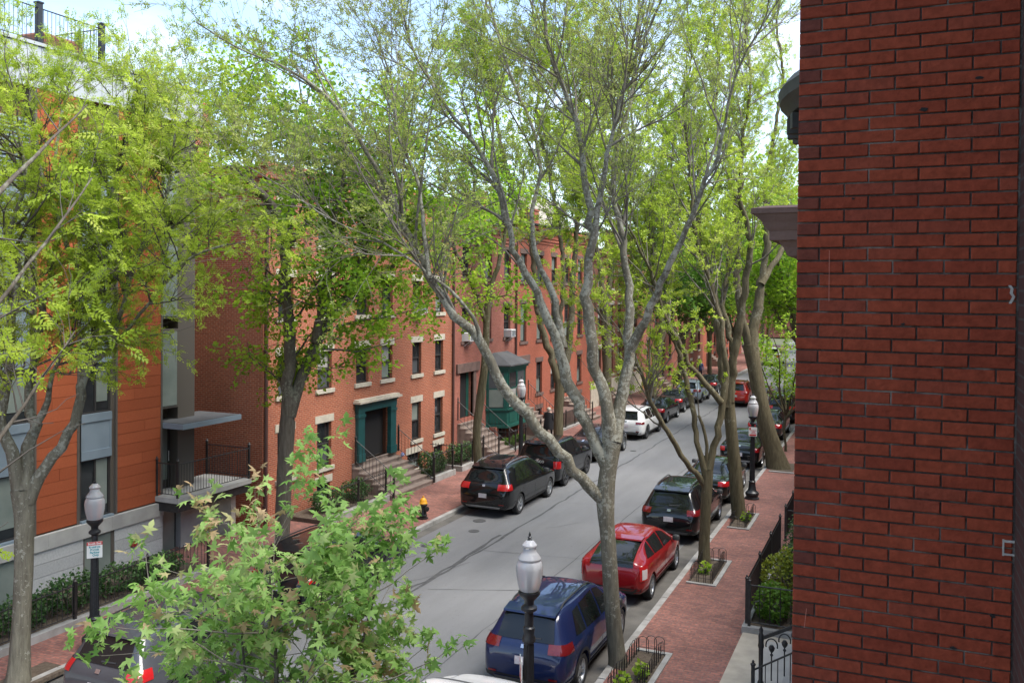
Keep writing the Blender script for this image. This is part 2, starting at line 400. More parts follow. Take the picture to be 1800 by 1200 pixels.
M['leaf_locust'] = leaf_mat('leaf_locust', [(0,(.24,.34,.03)),(.4,(.37,.50,.045)),(.8,(.47,.58,.07)),(1,(.54,.60,.12))], .6)
M['leaf_sparse'] = leaf_mat('leaf_sparse', [(0,(.20,.26,.05)),(.5,(.32,.39,.08)),(1,(.45,.48,.15))], .55)
M['leaf_maple'] = leaf_mat('leaf_norway_maple', [(0,(.14,.28,.02)),(.4,(.26,.44,.03)),(.8,(.38,.54,.045)),(1,(.47,.58,.07))], .6)
M['leaf_green'] = leaf_mat('leaf_green', [(0,(.04,.12,.015)),(.5,(.10,.22,.025)),(1,(.18,.32,.04))], .55)
M['leaf_big'] = leaf_mat('leaf_young_maple', [(0,(.14,.29,.055)),(.45,(.25,.44,.10)),(.8,(.37,.54,.17)),(.93,(.48,.50,.23)),(1,(.50,.36,.20))], .55)
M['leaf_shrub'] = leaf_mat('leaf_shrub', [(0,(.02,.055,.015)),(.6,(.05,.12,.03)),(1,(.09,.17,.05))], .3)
M['leaf_shrub_gold'] = leaf_mat('leaf_shrub_gold', [(0,(.10,.15,.015)),(1,(.28,.32,.03))], .4)
# ------------------------------------------------------------------ ground, road, pavements
rng = random.Random(7)
SW = .13                       # pavement level
b = MB(); b.box(-700, 700, -300, 1100, -.6, -.2); struct('ground', b, M['grass'])
b = MB(); b.box(-16.2, -4.6, -12, 190, -.2, 0.0); road = struct('road', b, M['asphalt'])
def strip(name, pts, wd, z, m, kink=.03, seed=1):
    """thin sealed crack along a polyline, laid 4 mm above the road"""
    r = random.Random(seed); P = []
    for (x0, y0), (x1, y1) in zip(pts, pts[1:]):
        n = max(2, int(math.hypot(x1-x0, y1-y0)/.5))
        for k in range(n): P.append((x0+(x1-x0)*k/n + r.uniform(-kink, kink), y0+(y1-y0)*k/n + r.uniform(-kink, kink)))
    P.append(pts[-1]); mb = MB(); vs = []
    for i, p in enumerate(P):
        q = P[min(i+1, len(P)-1)]; o = P[max(i-1, 0)]
        dx, dy = q[0]-o[0], q[1]-o[1]; l = math.hypot(dx, dy)+1e-9; h = wd*r.uniform(.4, 1.0)/2
        vs += [(p[0]-dy/l*h, p[1]+dx/l*h, z), (p[0]+dy/l*h, p[1]-dx/l*h, z)]
    mb.add(vs, [(2*i, 2*i+1, 2*i+3, 2*i+2) for i in range(len(P)-1)])
    return part(road, name, mb, m)
strip('tar_seam', [(-11.5,8),(-11.45,20),(-11.35,40),(-11.2,70),(-11.0,150)], .11, .004, M['tar'], .05, 2)
strip('tar_seam', [(-11.62,19.5),(-11.5,22),(-11.58,26)], .15, .008, M['tar'], .06, 9)
strip('tar_seam', [(-8.62,9),(-8.65,19),(-8.55,24),(-8.6,50)], .035, .004, M['tar'], .02, 3)
for i, (a, c) in enumerate([((-11.2,20.4),(-8.6,21.6)),((-11.3,24.2),(-6.6,25.0)),((-8.6,18.6),(-7.4,18.2)),((-11.3,31.0),(-9.2,31.6)),((-13.6,24.0),(-12.2,23.7)),((-12.0,20.6),(-11.2,23.0)),((-9.4,36),(-7.2,37)),((-10.6,27.4),(-9.8,28.6))]):
    strip('road_crack', [a, ((a[0]+c[0])/2+.15, (a[1]+c[1])/2), c], .022, .008, M['tar'], .05, 20+i)
b = MB(); b.add([(-14.2,21,.004),(-13.72,21,.004),(-13.75,150,.004),(-14.2,150,.004)], [(0,1,2,3)]); part(road, 'gutter_strip', b, M['gutter'])
b = MB(); b.add([(-15.5,-5,.004),(-14.9,-5,.004),(-14.8,20,.004),(-15.5,20,.004)], [(0,1,2,3)]); part(road, 'gutter_strip', b, M['gutter'])
b = MB(); b.add([(-6.0,-5,.004),(-5.3,-5,.004),(-5.3,150,.004),(-5.95,150,.004)], [(0,1,2,3)]); part(road, 'gutter_strip', b, M['gutter'])
for x, y, r_ in [(-12.95,27.3,.19),(-12.55,26.05,.15),(-13.15,23.9,.1),(-11.9,42.7,.12)]:
    b = MB(); b.lathe([(r_+.03,.004),(r_+.03,.012),(r_,.014),(r_-.01,.011),(r_*.5,.013),(.001,.012)], 20, (x,y,0))
    single('valve_cover', b, M['tar'], {(-12.95):'round iron valve cover in the road behind the black three-row SUV', (-12.55):'smaller round iron cover in the road nearest the hydrant',
      (-13.15):'tiny dark iron cap in the road by the left kerb', (-11.9):'dark round cover in the middle of the road near the white SUV'}[x], 'manhole cover', group='iron covers in the road')

def slab(name, poly, z0, z1, m):
    mb = MB(); mb.prism(poly, 'z', z0, z1); return struct(name, mb, m)
slab('pavement_right', [(-5.22,-6),(.3,-6),(.3,140),(-5.22,140)], -.19, SW, M['paver'])
slab('pavement_left', [(-30,-6),(-15.46,-6),(-15.46,20.1),(-14.25,21.6),(-14.25,140),(-30,140)], -.19, SW-.002, M['paver'])
def kerb(name, line):
    root = thing(name, None, None, (line[0][0], line[0][1], 0)); root['kind'] = 'structure'
    r = random.Random(3)
    for (x0,y0),(x1,y1) in zip(line, line[1:]):
        L = math.hypot(x1-x0, y1-y0); dx, dy = (x1-x0)/L, (y1-y0)/L; a = 0
        while a < L-.05:
            far = y0+dy*a > 62
            l = min(L-a, 40 if far else r.uniform(1.4, 2.2))
            if L-a-l < .4: l = L-a
            h = SW+.006+r.uniform(-.006, .008); wd = .16; e = r.uniform(-.006, .006)
            p = [(x0+dx*(a+.006)-dy*e, y0+dy*(a+.006)+dx*e), (x0+dx*(a+l-.006)-dy*e, y0+dy*(a+l-.006)+dx*e)]
            mb = MB()
            q = [p[0], p[1], (p[1][0]-dy*wd, p[1][1]+dx*wd), (p[0][0]-dy*wd, p[0][1]+dx*wd)]
            g = .012
            c = [((q[0][0]+q[2][0])/2, (q[0][1]+q[2][1])/2)]*4
            top = [(qq[0]-dy*(g if k in (0,1) else -g), qq[1]+dx*(g if k in (0,1) else -g)) for k, qq in enumerate(q)]
            mb.add([(x,y,-.15) for x,y in q]+[(x,y,h-.012) for x,y in q]+[(x,y,h) for x,y in top],
                   [(3,2,1,0),(8,9,10,11)]+[(k,(k+1)%4,4+(k+1)%4,4+k) for k in range(4)]+[(4+k,4+(k+1)%4,8+(k+1)%4,8+k) for k in range(4)])
            part(root, 'kerb_stone', mb, M['granite']); a += l
kerb('kerb_right', [(-5.225,140),(-5.225,-6)][::-1] if False else [(-5.22,-6),(-5.22,140)])
kerb('kerb_left', [(-14.25,140),(-14.25,21.6),(-15.46,20.1),(-15.46,-6)])

# ------------------------------------------------------------------ facades
def wall_mesh(mb, t, s0, s1, z0, z1, holes, depth, back=9.0, sides=(True, True), mi=0):
    """front wall facing +x at x=t with rectangular openings and their reveals"""
    S = sorted({s0, s1, *[h[0] for h in holes], *[h[1] for h in holes]}); Z = sorted({z0, z1, *[h[2] for h in holes], *[h[3] for h in holes]})
    for a0, a1 in zip(S, S[1:]):
        for c0, c1 in zip(Z, Z[1:]):
            if any(h[0] <= a0+1e-6 and a1 <= h[1]+1e-6 and h[2] <= c0+1e-6 and c1 <= h[3]+1e-6 for h in holes): continue
            mb.add([(t,a0,c0),(t,a1,c0),(t,a1,c1),(t,a0,c1)], [(0,1,2,3)], mi)
    for h in holes:
        a0,a1,c0,c1 = h[:4]; d = t-depth
        mb.add([(t,a0,c0),(t,a1,c0),(t,a1,c1),(t,a0,c1),(d,a0,c0),(d,a1,c0),(d,a1,c1),(d,a0,c1)], [(0,4,5,1),(1,5,6,2),(2,6,7,3),(3,7,4,0)], mi)
    k = t-back
    if sides[0]: mb.add([(t,s0,z0),(t,s0,z1),(k,s0,z1),(k,s0,z0)], [(0,1,2,3)], mi)
    if sides[1]: mb.add([(t,s1,z0),(k,s1,z0),(k,s1,z1),(t,s1,z1)], [(0,1,2,3)], mi)
    mb.add([(k,s0,z0),(k,s0,z1),(k,s1,z1),(k,s1,z0)], [(0,1,2,3)], mi)
    mb.add([(t,s0,z1),(t,s1,z1),(k,s1,z1),(k,s0,z1)], [(0,1,2,3)], mi)

WCACHE = {}
def window(root, t, s0, s1, z0, z1, upper='glass', lower='screen', frame='sash', split=.5, name='window', mull=0):
    """double-hung sash window in an opening: frame > upper and lower pane"""
    wd, h = round(s1-s0, 3), round(z1-z0, 3)
    key = (wd, h, frame, split, mull)
    if key not in WCACHE:
        f = MB(); y0, y1 = -wd/2, wd/2; d0, d1 = -.13, -.05; fw = .055
        f.box(d0,d1,y0,y0+fw,0,h); f.box(d0,d1,y1-fw,y1,0,h); f.box(d0,d1,y0+fw,y1-fw,0,fw); f.box(d0,d1,y0+fw,y1-fw,h-fw,h)
        zm = h*split
        if split: f.box(d0+.01,d1+.012,y0+fw,y1-fw,zm-.028,zm+.028)
        for k in range(mull):
            yy = y0+(k+1)*wd/(mull+1); f.box(d0+.01,d1+.005,yy-.025,yy+.025,fw,h-fw)
        fm = mesh_of(f, 'window', M[frame])
        def pane(a, c, x):
            p = MB(); p.box(x-.01, x, y0+fw-.01, y1-fw+.01, a, c); return p
        pu = mesh_of(pane(zm if split else fw, h-fw+.01, -.085), 'pane', M['glass'])
        pl = mesh_of(pane(fw-.01, zm, -.1), 'pane', M['glass']) if split else None
        bk = mesh_of(pane(fw-.005, h-fw+.005, -.16), 'curtain', M['curtain'])
        WCACHE[key] = (fm, pu, pl, bk)
    fm, pu, pl, bk = WCACHE[key]
    l = root.location
    o = link(name, fm, root, (t-l[0], (s0+s1)/2-l[1], z0-l[2]))
    for me, mn in ((pu, upper), (pl, lower)):
        if me is None: continue
        p = link('pane', me, o)
        p.material_slots[0].link = 'OBJECT'; p.material_slots[0].material = M[mn]
    return o

def stone(root, name, t, s0, s1, z0, z1, proud, m, back=.1):
    mb = MB(); mb.box(t-back, t+proud, s0, s1, z0, z1); return part(root, name, mb, m)

def row_house(label, s0, s1, top, cols, floors, wall, stone_m, t=-18.6, doors=(), cornice='brick', basement=(), frame='sash', group='brick row houses along the left pavement', seed=0, z0=0.0, extra_holes=(), back=9.0, lint=.26, name='row_house', skip=()):
    r = random.Random(seed)
    root = thing(name, label, 'house', (t, (s0+s1)/2, SW), 0, group)
    holes = []
    wins = []
    for fi, (za, zb) in enumerate(floors):
        for ci, (a, c) in enumerate(cols):
            if (fi, ci) in skip or any(fi == 0 and not (c < d[0]-.1 or a > d[1]+.1) for d in doors): continue
            holes.append((a, c, za, zb)); wins.append((fi, a, c, za, zb))
    for a, c, za, zb in basement:
        holes.append((a, c, za, zb)); wins.append((-1, a, c, za, zb))
    for d in doors: holes.append((d[0], d[1], d[2], d[3]))
    holes += list(extra_holes)
    mb = MB(); wall_mesh(mb, t, s0, s1, z0, top, holes, .22, back)
    part(root, 'wall', mb, M[wall])
    mb = MB(); mb.box(t-1.0, t-.24, s0+.3, s1-.3, .2, top-.3); part(root, 'interior', mb, M['dark'])
    for fi, a, c, za, zb in wins:
        u = r.choice(['glass','glass','glass','blind','curtain']); lo = r.choice(['glass','glass','screen','screen','blind'])
        window(root, t-.06, a, c, za, zb, u, lo, frame)
        if fi >= 0 or True:
            stone(root, 'lintel', t, a-.13, c+.13, zb, zb+lint, .02, stone_m)
            stone(root, 'sill', t, a-.13, c+.13, za-.15, za, .06, stone_m)
    return root

def cornice_brick(root, t, s0, s1, top, m, h=.9, reach=.28):
    """corbelled brick cornice: stepped bands over small dentils"""
    mb = MB()
    for k, (zz, pr) in enumerate([(0,.04),(.16,.09),(.34,.13),(.58,.2),(.72,reach)]):
        mb.box(t-.25, t+pr, s0, s1, top-h+zz, top-h+zz+(.14 if k < 4 else .18)-.002)
    part(root, 'cornice', mb, m)
    mb = MB(); s = s0+.1
    while s < s1-.12:
        mb.box(t-.05, t+.16, s, s+.1, top-h+.47, top-h+.58); s += .21
    o = part(root, 'dentil_band', mb, m); o['kind'] = 'stuff'
    mb = MB(); mb.box(t-9, t+reach-.02, s0, s1, top+.082, top+.16); part(root, 'roof', mb, M['roof'])

def downspout(root, t, s, z0, z1):
    mb = MB(); mb.tube([(t+.08, s, z0), (t+.08, s, z1)], .055, 8)
    for z in (z0+.6, (z0+z1)/2, z1-.5): mb.box(t-.02, t+.1, s-.075, s+.075, z, z+.05)
    part(root, 'downspout', mb, mat_ds)
mat_ds = mat('downspout_brown', (.075,.035,.028), .5)

def picket_mesh(h, r=.009, spear=True):
    k = ('picket', round(h, 3), r, spear)
    if k not in WCACHE:
        mb = MB(); mb.lathe([(r,0),(r,h-.07),(r*1.9,h-.055),(r*1.2,h-.03),(.001,h)] if spear else [(r,0),(r,h)], 4)
        WCACHE[k] = mesh_of(mb, 'picket', M['iron'])
    return WCACHE[k]

def railing(name, label, cat, p0, p1, h, gap=.12, group=None, posts=True, spear=False, rad=.009, post_h=None, mid=None, kink=None):
    """iron railing from p0 to p1 (x,y,z of its foot, may climb); each picket a part"""
    root = thing(name, label, cat, p0, 0, group)
    d = Vector(p1)-Vector(p0); L = math.hypot(d.x, d.y); n = max(2, int(L/gap))
    mb = MB(); mb.tube([(0,0,h-.03),(d.x,d.y,d.z+h-.03)], .017, 6); part(root, 'top_rail', mb, M['iron'], local=True)
    mb = MB(); mb.tube([(0,0,.09),(d.x,d.y,d.z+.09)], .013, 6); part(root, 'bottom_rail', mb, M['iron'], local=True)
    me = picket_mesh(h+(.06 if spear else -.03)-.08, rad, spear)
    for k in range(1, n):
        f = k/n; link('picket', me, root, (d.x*f, d.y*f, d.z*f+.08))
    if posts:
        pm = MB(); ph = (post_h or h)+.06
        pm.box(-.03,.03,-.03,.03,0,ph); pm.lathe([(.045,ph),(.05,ph+.02),(.02,ph+.05),(.028,ph+.07),(.001,ph+.1)], 8)
        pme = mesh_of(pm, 'post', M['iron'])
        for f in (0, 1): link('post', pme, root, (d.x*f, d.y*f, d.z*f))
        m_ = int(L/2.2)
        for k in range(1, m_+1): f = k/(m_+1); link('post', pme, root, (d.x*f, d.y*f, d.z*f))
    return root

def stoop(root, t_front, t_back, s0, s1, z0, z1, n, m, cheek=True, label=None):
    """straight flight of stone steps climbing towards the house"""
    run = (t_front-t_back)/(n-1) if n > 1 else .3
    for k in range(n):
        x1 = t_front-run*k; zt = z0+(z1-z0)*(k+1)/n; zb = z0+(z1-z0)*k/n
        mb = MB(); xb = t_back-.02*k if k < n-1 else t_back-.35
        mb.box(x1-run-.05 if k < n-1 else t_back-.6, x1-.025, s0, s1, z0-.05, zt-.05); mb.box(x1-run-.05 if k < n-1 else t_back-.6, x1, s0-.01, s1+.01, zt-.05, zt)
        part(root, 'step', mb, m)

# ---- the terracotta-panelled modern block
TO = -19.3
ob = thing('modern_apartment_block', 'modern apartment block with terracotta panels, grey spandrels and a canopied entrance', 'building', (TO, 15, SW))
strips = [(11.2,12.9),(15.36,16.6),(17.83,19.43)]; wcols = [(12.9,15.36),(16.6,17.83)]
mb = MB(); mb.box(TO-10, TO-.26, 2, 19.36, 0, 12.7); part(ob, 'wall', mb, M['panel_back'])
for a, c in strips:                                   # single terracotta boards with open joints
    z = 1.72; k = 0
    while z < 12.55:
        cut = [a+.01, a+(c-a)*(.5+.12*((k*7) % 5-2)/2), c-.01] if k % 3 == 1 else [a+.01, c-.01]
        for e, f in zip(cut, cut[1:]):
            mb = MB(); x = TO + rng.uniform(-.006, .004)
            mb.bevbox(TO-.11, x, e+.004, f-.004, z, z+.292, .005) if False else mb.box(TO-.28, x, e+.004, f-.004, z, z+.292)
            part(ob, 'panel', mb, M['panel'])
        z += .3; k += 1
for a, c in strips:
    for e in (a, c):
        mb = MB(); mb.box(TO-.1, TO+.015, e-.03, e+.03, 1.7, 12.6); part(ob, 'trim', mb, M['brown_metal'])
for a, c in wcols:
    w0, w1 = a+.12, c-.14
    mb = MB(); mb.box(TO-.3, TO-.06, c-.14, c-.03, 1.6, 12.6); part(ob, 'jamb_panel', mb, M['brown_metal'])
    mb = MB(); mb.box(TO-.3, TO-.06, a+.03, a+.12, 1.6, 12.6); part(ob, 'jamb_panel', mb, M['brown_metal'])
    for za, zb, kind in [(1.72,3.3,'w'),(4.47,5.82,'w'),(7.44,8.8,'w'),(10.4,11.9,'l')]:
        if kind == 'w':
            o = window(ob, TO-.03, w0, w1, za, zb, 'glass', 'glass', 'sash', 0, mull=1)
            bm_ = MB(); bm_.box(TO-.105, TO-.1, (w0+w1)/2+.05, w1-.08, za+.3, zb-.06)
            q = part(ob, 'blind', bm_, M['blind'])
        else:
            for k in range(14):
                zz = za+k*.105; mb = MB(); mb.add([(TO-.12,w0,zz+.09),(TO-.12,w1,zz+.09),(TO-.05,w1,zz),(TO-.05,w0,zz)], [(0,1,2,3)]); mb.box(TO-.06,TO-.05,w0,w1,zz,zz+.03); part(ob, 'louvre', mb, M['zinc'])
    for za, zb in [(3.3,4.47),(5.82,7.44),(8.8,10.4),(1.5,1.72)]:
        mb = MB(); mb.box(TO-.2, TO-.035, w0, w1, za, zb)
        if zb-za > .5:
            mb.box(TO-.2, TO-.005, w0, w1, zb-.2, zb+.01); mb.box(TO-.2, TO-.012, w0, w1, za-.01, za+.22); mb.box(TO-.2, TO-.02, w0, w0+.05, za+.22, zb-.2); mb.box(TO-.2, TO-.02, w1-.05, w1, za+.22, zb-.2)
        else: mb.box(TO-.2, TO+.05, w0-.03, w1+.03, zb-.17, zb+.01)
        part(ob, 'spandrel', mb, M['zinc'])
# stone base of long pale blocks
mb = MB(); mb.box(TO-10, TO+.02, 2, 19.43, 0, 1.66); part(ob, 'base_wall', mb, M['panel_back'])
bw = [(13.2,14.9,.22,1.27),(16.72,17.72,.22,1.27)]
zc = [0,.33,.66,.99,1.31]
for i, (za, zb) in enumerate(zip(zc, zc[1:])):
    edges = [2, 8.2, 11.3]; segs = []
    s = 11.3
    for a, c, _, _ in bw:
        segs.append((s, a)); s = c
    segs.append((s, 19.43)); segs = [(2,8.2),(8.2,11.3)]+segs
    for a, c in segs:
        mb = MB(); mb.box(TO+.01, TO+.065, a+.004, c-.004, za, zb-.012); part(ob, 'stone_block', mb, M['stone_block'])
s = 2
while s < 19.4:
    e = min(s+1.95, 19.43); mb = MB(); mb.box(TO-.02, TO+.11, s+.003, e-.003, 1.31, 1.68); part(ob, 'coping_stone', mb, M['concrete']); s = e
for a, c, za, zb in bw:
    mb = MB(); mb.box(TO+.022, TO+.03, a, c, 0, 1.3); part(ob, 'basement_window', mb, M['blind'])
    for e0, e1 in ((c-.1, c), (a, a+.05)):
        mb = MB(); mb.box(TO+.022, TO+.05, e0, e1, 0, 1.3); part(ob, 'window_jamb', mb, M['brown_metal'])
mb = MB(); mb.lathe([(.001,0),(.11,0),(.12,.03),(.10,.07),(.001,.08)], 14); mb.v = [(TO+.065+z, 18.35+x, .78+y) for x,y,z in mb.v]
part(ob, 'alarm_bell', mb, mat('alarm_red', (.35,.03,.025), .4))
# entrance end: tall glass, brown pier, canopy, landing
mb = MB(); mb.box(TO-9.5, TO-.6, 19.44, 21.0, 0, 12.7); part(ob, 'entrance_wall', mb, M['brown_metal'])
for za, zb in [(4.3,6.6),(6.9,9.6),(9.9,12.2)]:
    mb = MB(); mb.box(TO-.35, TO-.15, 19.5, 20.25, za, zb); o = part(ob, 'entrance_window', mb, M['brown_metal'])
    mb = MB(); mb.box(TO-.17, TO-.13, 19.57, 20.16, za+.07, zb-.07); mb.v = [(x-TO, y-15, z-SW) for x,y,z in mb.v]; p = link('pane', mesh_of(mb, 'pane', M['blind']), o)
mb = MB(); mb.box(TO-.62, TO-.2, 20.27, 20.95, 1.9, 12.7); part(ob, 'pier', mb, M['brown_metal'])
mb = MB(); mb.box(TO-.9, TO+.78, 19.46, 21.9, 3.78, 3.93); part(ob, 'canopy', mb, M['zinc'])
mb = MB(); mb.box(TO-.85, TO+.74, 19.5, 21.86, 3.93, 3.945); part(ob, 'canopy_top', mb, M['roof'])
mb = MB(); mb.box(TO-.6, TO-.5, 19.5, 20.3, 1.9, 3.75); dr = part(ob, 'door', mb, M['sash'])
mb = MB(); mb.box(TO-.505, TO-.485, 19.6, 20.15, 2.15, 3.65); mb.v = [(x-TO, y-15, z-SW) for x,y,z in mb.v]; link('pane', mesh_of(mb, 'pane', M['blind']), dr)
mb = MB(); mb.tube([(TO-.44,20.12,2.7),(TO-.40,20.12,2.7),(TO-.40,20.12,3.0),(TO-.44,20.12,3.0)], .012, 6); mb.v = [(x-TO, y-15, z-SW) for x,y,z in mb.v]; link('handle', mesh_of(mb, 'handle', M['white_metal']), dr)
mb = MB(); mb.box(TO-.6, TO-.3, 20.32, 20.95, 1.9, 3.75); part(ob, 'side_light', mb, M['zinc'])
mb = MB(); mb.box(TO-.95, TO+.85, 19.2, 22.3, 1.74, 1.88); part(ob, 'landing', mb, M['concrete'])
mb = MB(); mb.box(TO-.95, TO+.80, 19.24, 22.3, 1.48, 1.74); part(ob, 'landing_beam', mb, M['iron'])
mb = MB(); mb.box(TO-.8, TO-.3, 19.44, 20.4, .1, 1.48); part(ob, 'basement_door_recess', mb, M['dark'])
mb = MB(); mb.box(TO-.28, TO-.24, 19.5, 20.2, .13, 1.45); o = part(ob, 'basement_door', mb, M['blind'])
mb = MB(); mb.box(TO-.3, TO-.1, 20.3, 21.9, .0, 1.48); part(ob, 'retaining_wall', mb, M['concrete'])
mb = MB(); mb.box(TO-1, TO+.4, 21.9, 22.1, .0, 1.48); part(ob, 'retaining_wall', mb, M['limestone'])
# top of the block: pale metal band and roof terrace
mb = MB(); mb.box(TO-10.2, TO-.03, 2, 21.0, 12.6, 13.6); part(ob, 'attic_band', mb, M['panel_back'])
s = 2.0
while s < 21.0:
    e = min(s+.9, 21.02); mb = MB(); mb.box(TO-.06, TO+.02, s+.006, e-.006, 12.62, 13.62); part(ob, 'cladding_panel', mb, M['roof_metal']); s = e
mb = MB(); mb.box(TO-10.3, TO+.06, 1.9, 21.1, 13.64, 13.72); part(ob, 'roof', mb, M['roof_metal'])
mb = MB(); mb.box(TO-4.6, TO-4.4, 9, 20.6, 12.9, 14.5); part(ob, 'penthouse_wall', mb, M['roof_metal'])
for s in (11.8, 13.66, 15.54, 17.42):
    mb = MB(); mb.bevbox(TO-.2, TO-.06, s-.07, s+.07, 13.72, 14.72, .01); mb.box(TO-.215, TO-.045, s-.085, s+.085, 14.72, 14.76)
    part(ob, 'terrace_post', mb, M['lamp_iron'])
mb = MB(); mb.box(TO-2.5, TO-2.38, 17.36, 17.48, 13.72, 14.55); part(ob, 'terrace_post', mb, M['lamp_iron'])
r_ = railing('terrace_railing', 'dark metal railing round the roof terrace of the terracotta block', 'railing', (TO-.13, 9.5, 13.72), (TO-.13, 17.42, 13.72), .92, .115, posts=False)
r_ = railing('terrace_railing', 'short return of the roof terrace railing running back from its end post', 'railing', (TO-.2, 17.42, 13.72), (TO-3.2, 17.42, 13.72), .92, .115, posts=False)
mb = MB(); mb.bevbox(TO-1.5, TO-.5, 15.9, 17.2, 13.73, 14.2, .06); single('terrace_planter', mb, M['panel_back'], 'terracotta planter behind the roof terrace railing', 'planter')
railing('landing_railing', 'black iron railing on the near end of the canopied entrance landing', 'railing', (TO+.0, 19.26, 1.88), (TO+.78, 19.26, 1.88), .98, .11)
railing('landing_railing', 'black iron railing along the street side of the canopied entrance landing', 'railing', (TO+.80, 19.26, 1.88), (TO+.80, 22.25, 1.88), .98, .11, posts=False)
railing('landing_railing', 'black iron railing on the far end of the canopied entrance landing', 'railing', (TO+.78, 22.26, 1.88), (TO-.9, 22.26, 1.88), .98, .11)

# ---- red brick house with the teal doorway
cols1 = [(23.75,24.55),(25.92,26.78),(28.35,29.2),(30.15,30.95),(32.55,33.32),(34.55,35.3)]
fl1 = [(1.52,3.1),(4.28,5.62),(6.85,8.2),(9.35,10.6)]
h1 = row_house('four-storey red brick house with the teal doorway and pale stone lintels', 23.0, 36.3, 11.7, cols1, fl1, 'brick_orange', M['limestone'],
   doors=[(28.75,30.65,1.32,3.42)], basement=[(25.92,26.7,.35,.95),(32.2,33.3,.3,.98),(34.5,35.3,.3,.98)], seed=4)
T = -18.6
mb = MB(); mb.box(T-8.9,T-.05,23.05,36.25,11.705,11.76); part(h1, 'roof', mb, M['roof'])
mb = MB(); mb.box(T-.3,T+.12,22.95,36.32,11.35,11.70); mb.box(T-.3,T+.2,22.92,36.34,11.70,11.85); part(h1, 'cornice', mb, M['brick_orange'])
mb = MB(); mb.box(T-4.2,T-2.9,22.98,23.75,11.7,13.9); mb.box(T-4.26,T-2.84,22.93,23.8,13.9,14.02); part(h1, 'chimney', mb, M['brick_orange'])
mb = MB(); mb.box(T-4.5,T-3.4,34.4,35.2,11.7,13.3); mb.box(T-4.55,T-3.35,34.35,35.25,13.3,13.42); part(h1, 'chimney', mb, M['brick_orange'])
# teal portico
mb = MB()
mb.box(T-.02,T+.14,28.32,28.76,1.32,3.2); mb.box(T-.02,T+.14,30.64,31.06,1.32,3.2)
mb.box(T-.02,T+.17,28.29,28.79,1.32,1.62); mb.box(T-.02,T+.17,30.61,31.09,1.32,1.62)
mb.box(T-.02,T+.17,28.29,28.79,3.0,3.1); mb.box(T-.02,T+.17,30.61,31.09,3.0,3.1)
mb.box(T-.02,T+.15,28.3,31.08,3.2,3.46); mb.box(T-.02,T+.2,28.26,31.12,3.46,3.54); part(h1, 'door_surround', mb, M['teal_paint'])
mb = MB(); mb.box(T-.1,T+.32,28.15,31.22,3.54,3.62); mb.box(T-.1,T+.22,28.2,31.17,3.62,3.68); part(h1, 'door_hood', mb, M['limestone'])
mb = MB(); mb.box(T-.98,T-.1,28.74,28.75,1.3,3.42); mb.box(T-.98,T-.1,30.645,30.66,1.3,3.42); mb.box(T-.98,T-.1,28.7,30.7,3.40,3.43); part(h1, 'vestibule', mb, M['door_wood'])
mb = MB(); mb.box(T-.96,T-.9,28.78,30.63,1.3,3.4); o = part(h1, 'door', mb, M['door_wood'])
mb = MB(); mb.box(T-.905,T-.885,28.95,29.75,1.95,3.25); part(h1, 'door_glass', mb, M['blind'])
mb = MB(); mb.box(T-.905,T-.87,29.85,30.0,1.32,3.4); part(h1, 'door_post', mb, M['door_wood'])
stoop(h1, -16.85, T+.05, 28.1, 31.25, SW, 1.32, 7, M['brownstep'])
downspout(h1, T, 23.08, .2, 11.4); downspout(h1, T, 36.18, .2, 11.4)
railing('stoop_railing', 'near iron handrail of the teal-door steps', 'railing', (-16.8, 28.12, .2), (T+.15, 28.12, 1.32), .92, .15, 'handrails of the stoops')
railing('stoop_railing', 'far iron handrail of the teal-door steps', 'railing', (-16.8, 31.22, .2), (T+.15, 31.22, 1.32), .92, .15, 'handrails of the stoops')
b = MB(); b.lathe([(.001,0),(.06,.02),(.085,.08),(.06,.15),(.02,.17),(.001,.18)], 10, (T+.5, 30.95, 1.16)); single('glass_globe', b, mat('blue_white_ball', (.5,.55,.7), .3, c2=(.08,.1,.25), scale=14), 'small blue and white ball on the teal-door steps', 'ornament')

# granite kerbs, beds and iron fences in front of the houses
def bed(s0, s1, label, n, seed, cat='fence', tf=-16.9, hh=.22, fh=.85, ret=True):
    mb = MB(); mb.box(-18.55, tf-.2, s0, s1, .0, SW+.14); o = struct('planting_bed', mb, M['soil'])
    mb = MB(); mb.box(tf-.2, tf, s0, s1, .0, SW+hh); 
    if ret: mb.box(-18.55, tf-.2, s0-.002, s0+.18, 0, SW+hh-.003)
    single('bed_kerb', mb, M['granite'], 'granite kerb under ' + label, 'kerb', kind='structure')
    railing('iron_fence', label, cat, (tf-.1, s0+.1, SW+hh), (tf-.1, s1-.1, SW+hh), fh, .13, 'iron fences along the left pavement', spear=True)
    if ret: railing('iron_fence', label.replace('fence', 'fence return'), cat, (tf-.15, s0+.09, SW+hh), (-18.5, s0+.09, SW+hh), fh, .13, 'iron fences along the left pavement', spear=True, posts=False)
bed(10.2, 18.9, 'long black iron fence before the terracotta block', 0, 1, ret=False, hh=.16, fh=.78)
mb = MB(); mb.box(TO+.05, -16.95, 3, 10.2, 0, SW+.1); struct('planting_bed', mb, M['soil'])
mb = MB(); mb.box(TO+.05, -18.5, 10.2, 19.2, 0, SW+.13); struct('planting_bed', mb, M['soil'])
bed(24.2, 28.0, 'black iron fence left of the teal-door steps', 0, 2, ret=False)
bed(31.4, 33.3, 'black iron fence right of the teal-door steps', 0, 3, ret=False)
bed(33.9, 36.3, 'black iron fence at the far corner of the teal-door house', 0, 4)

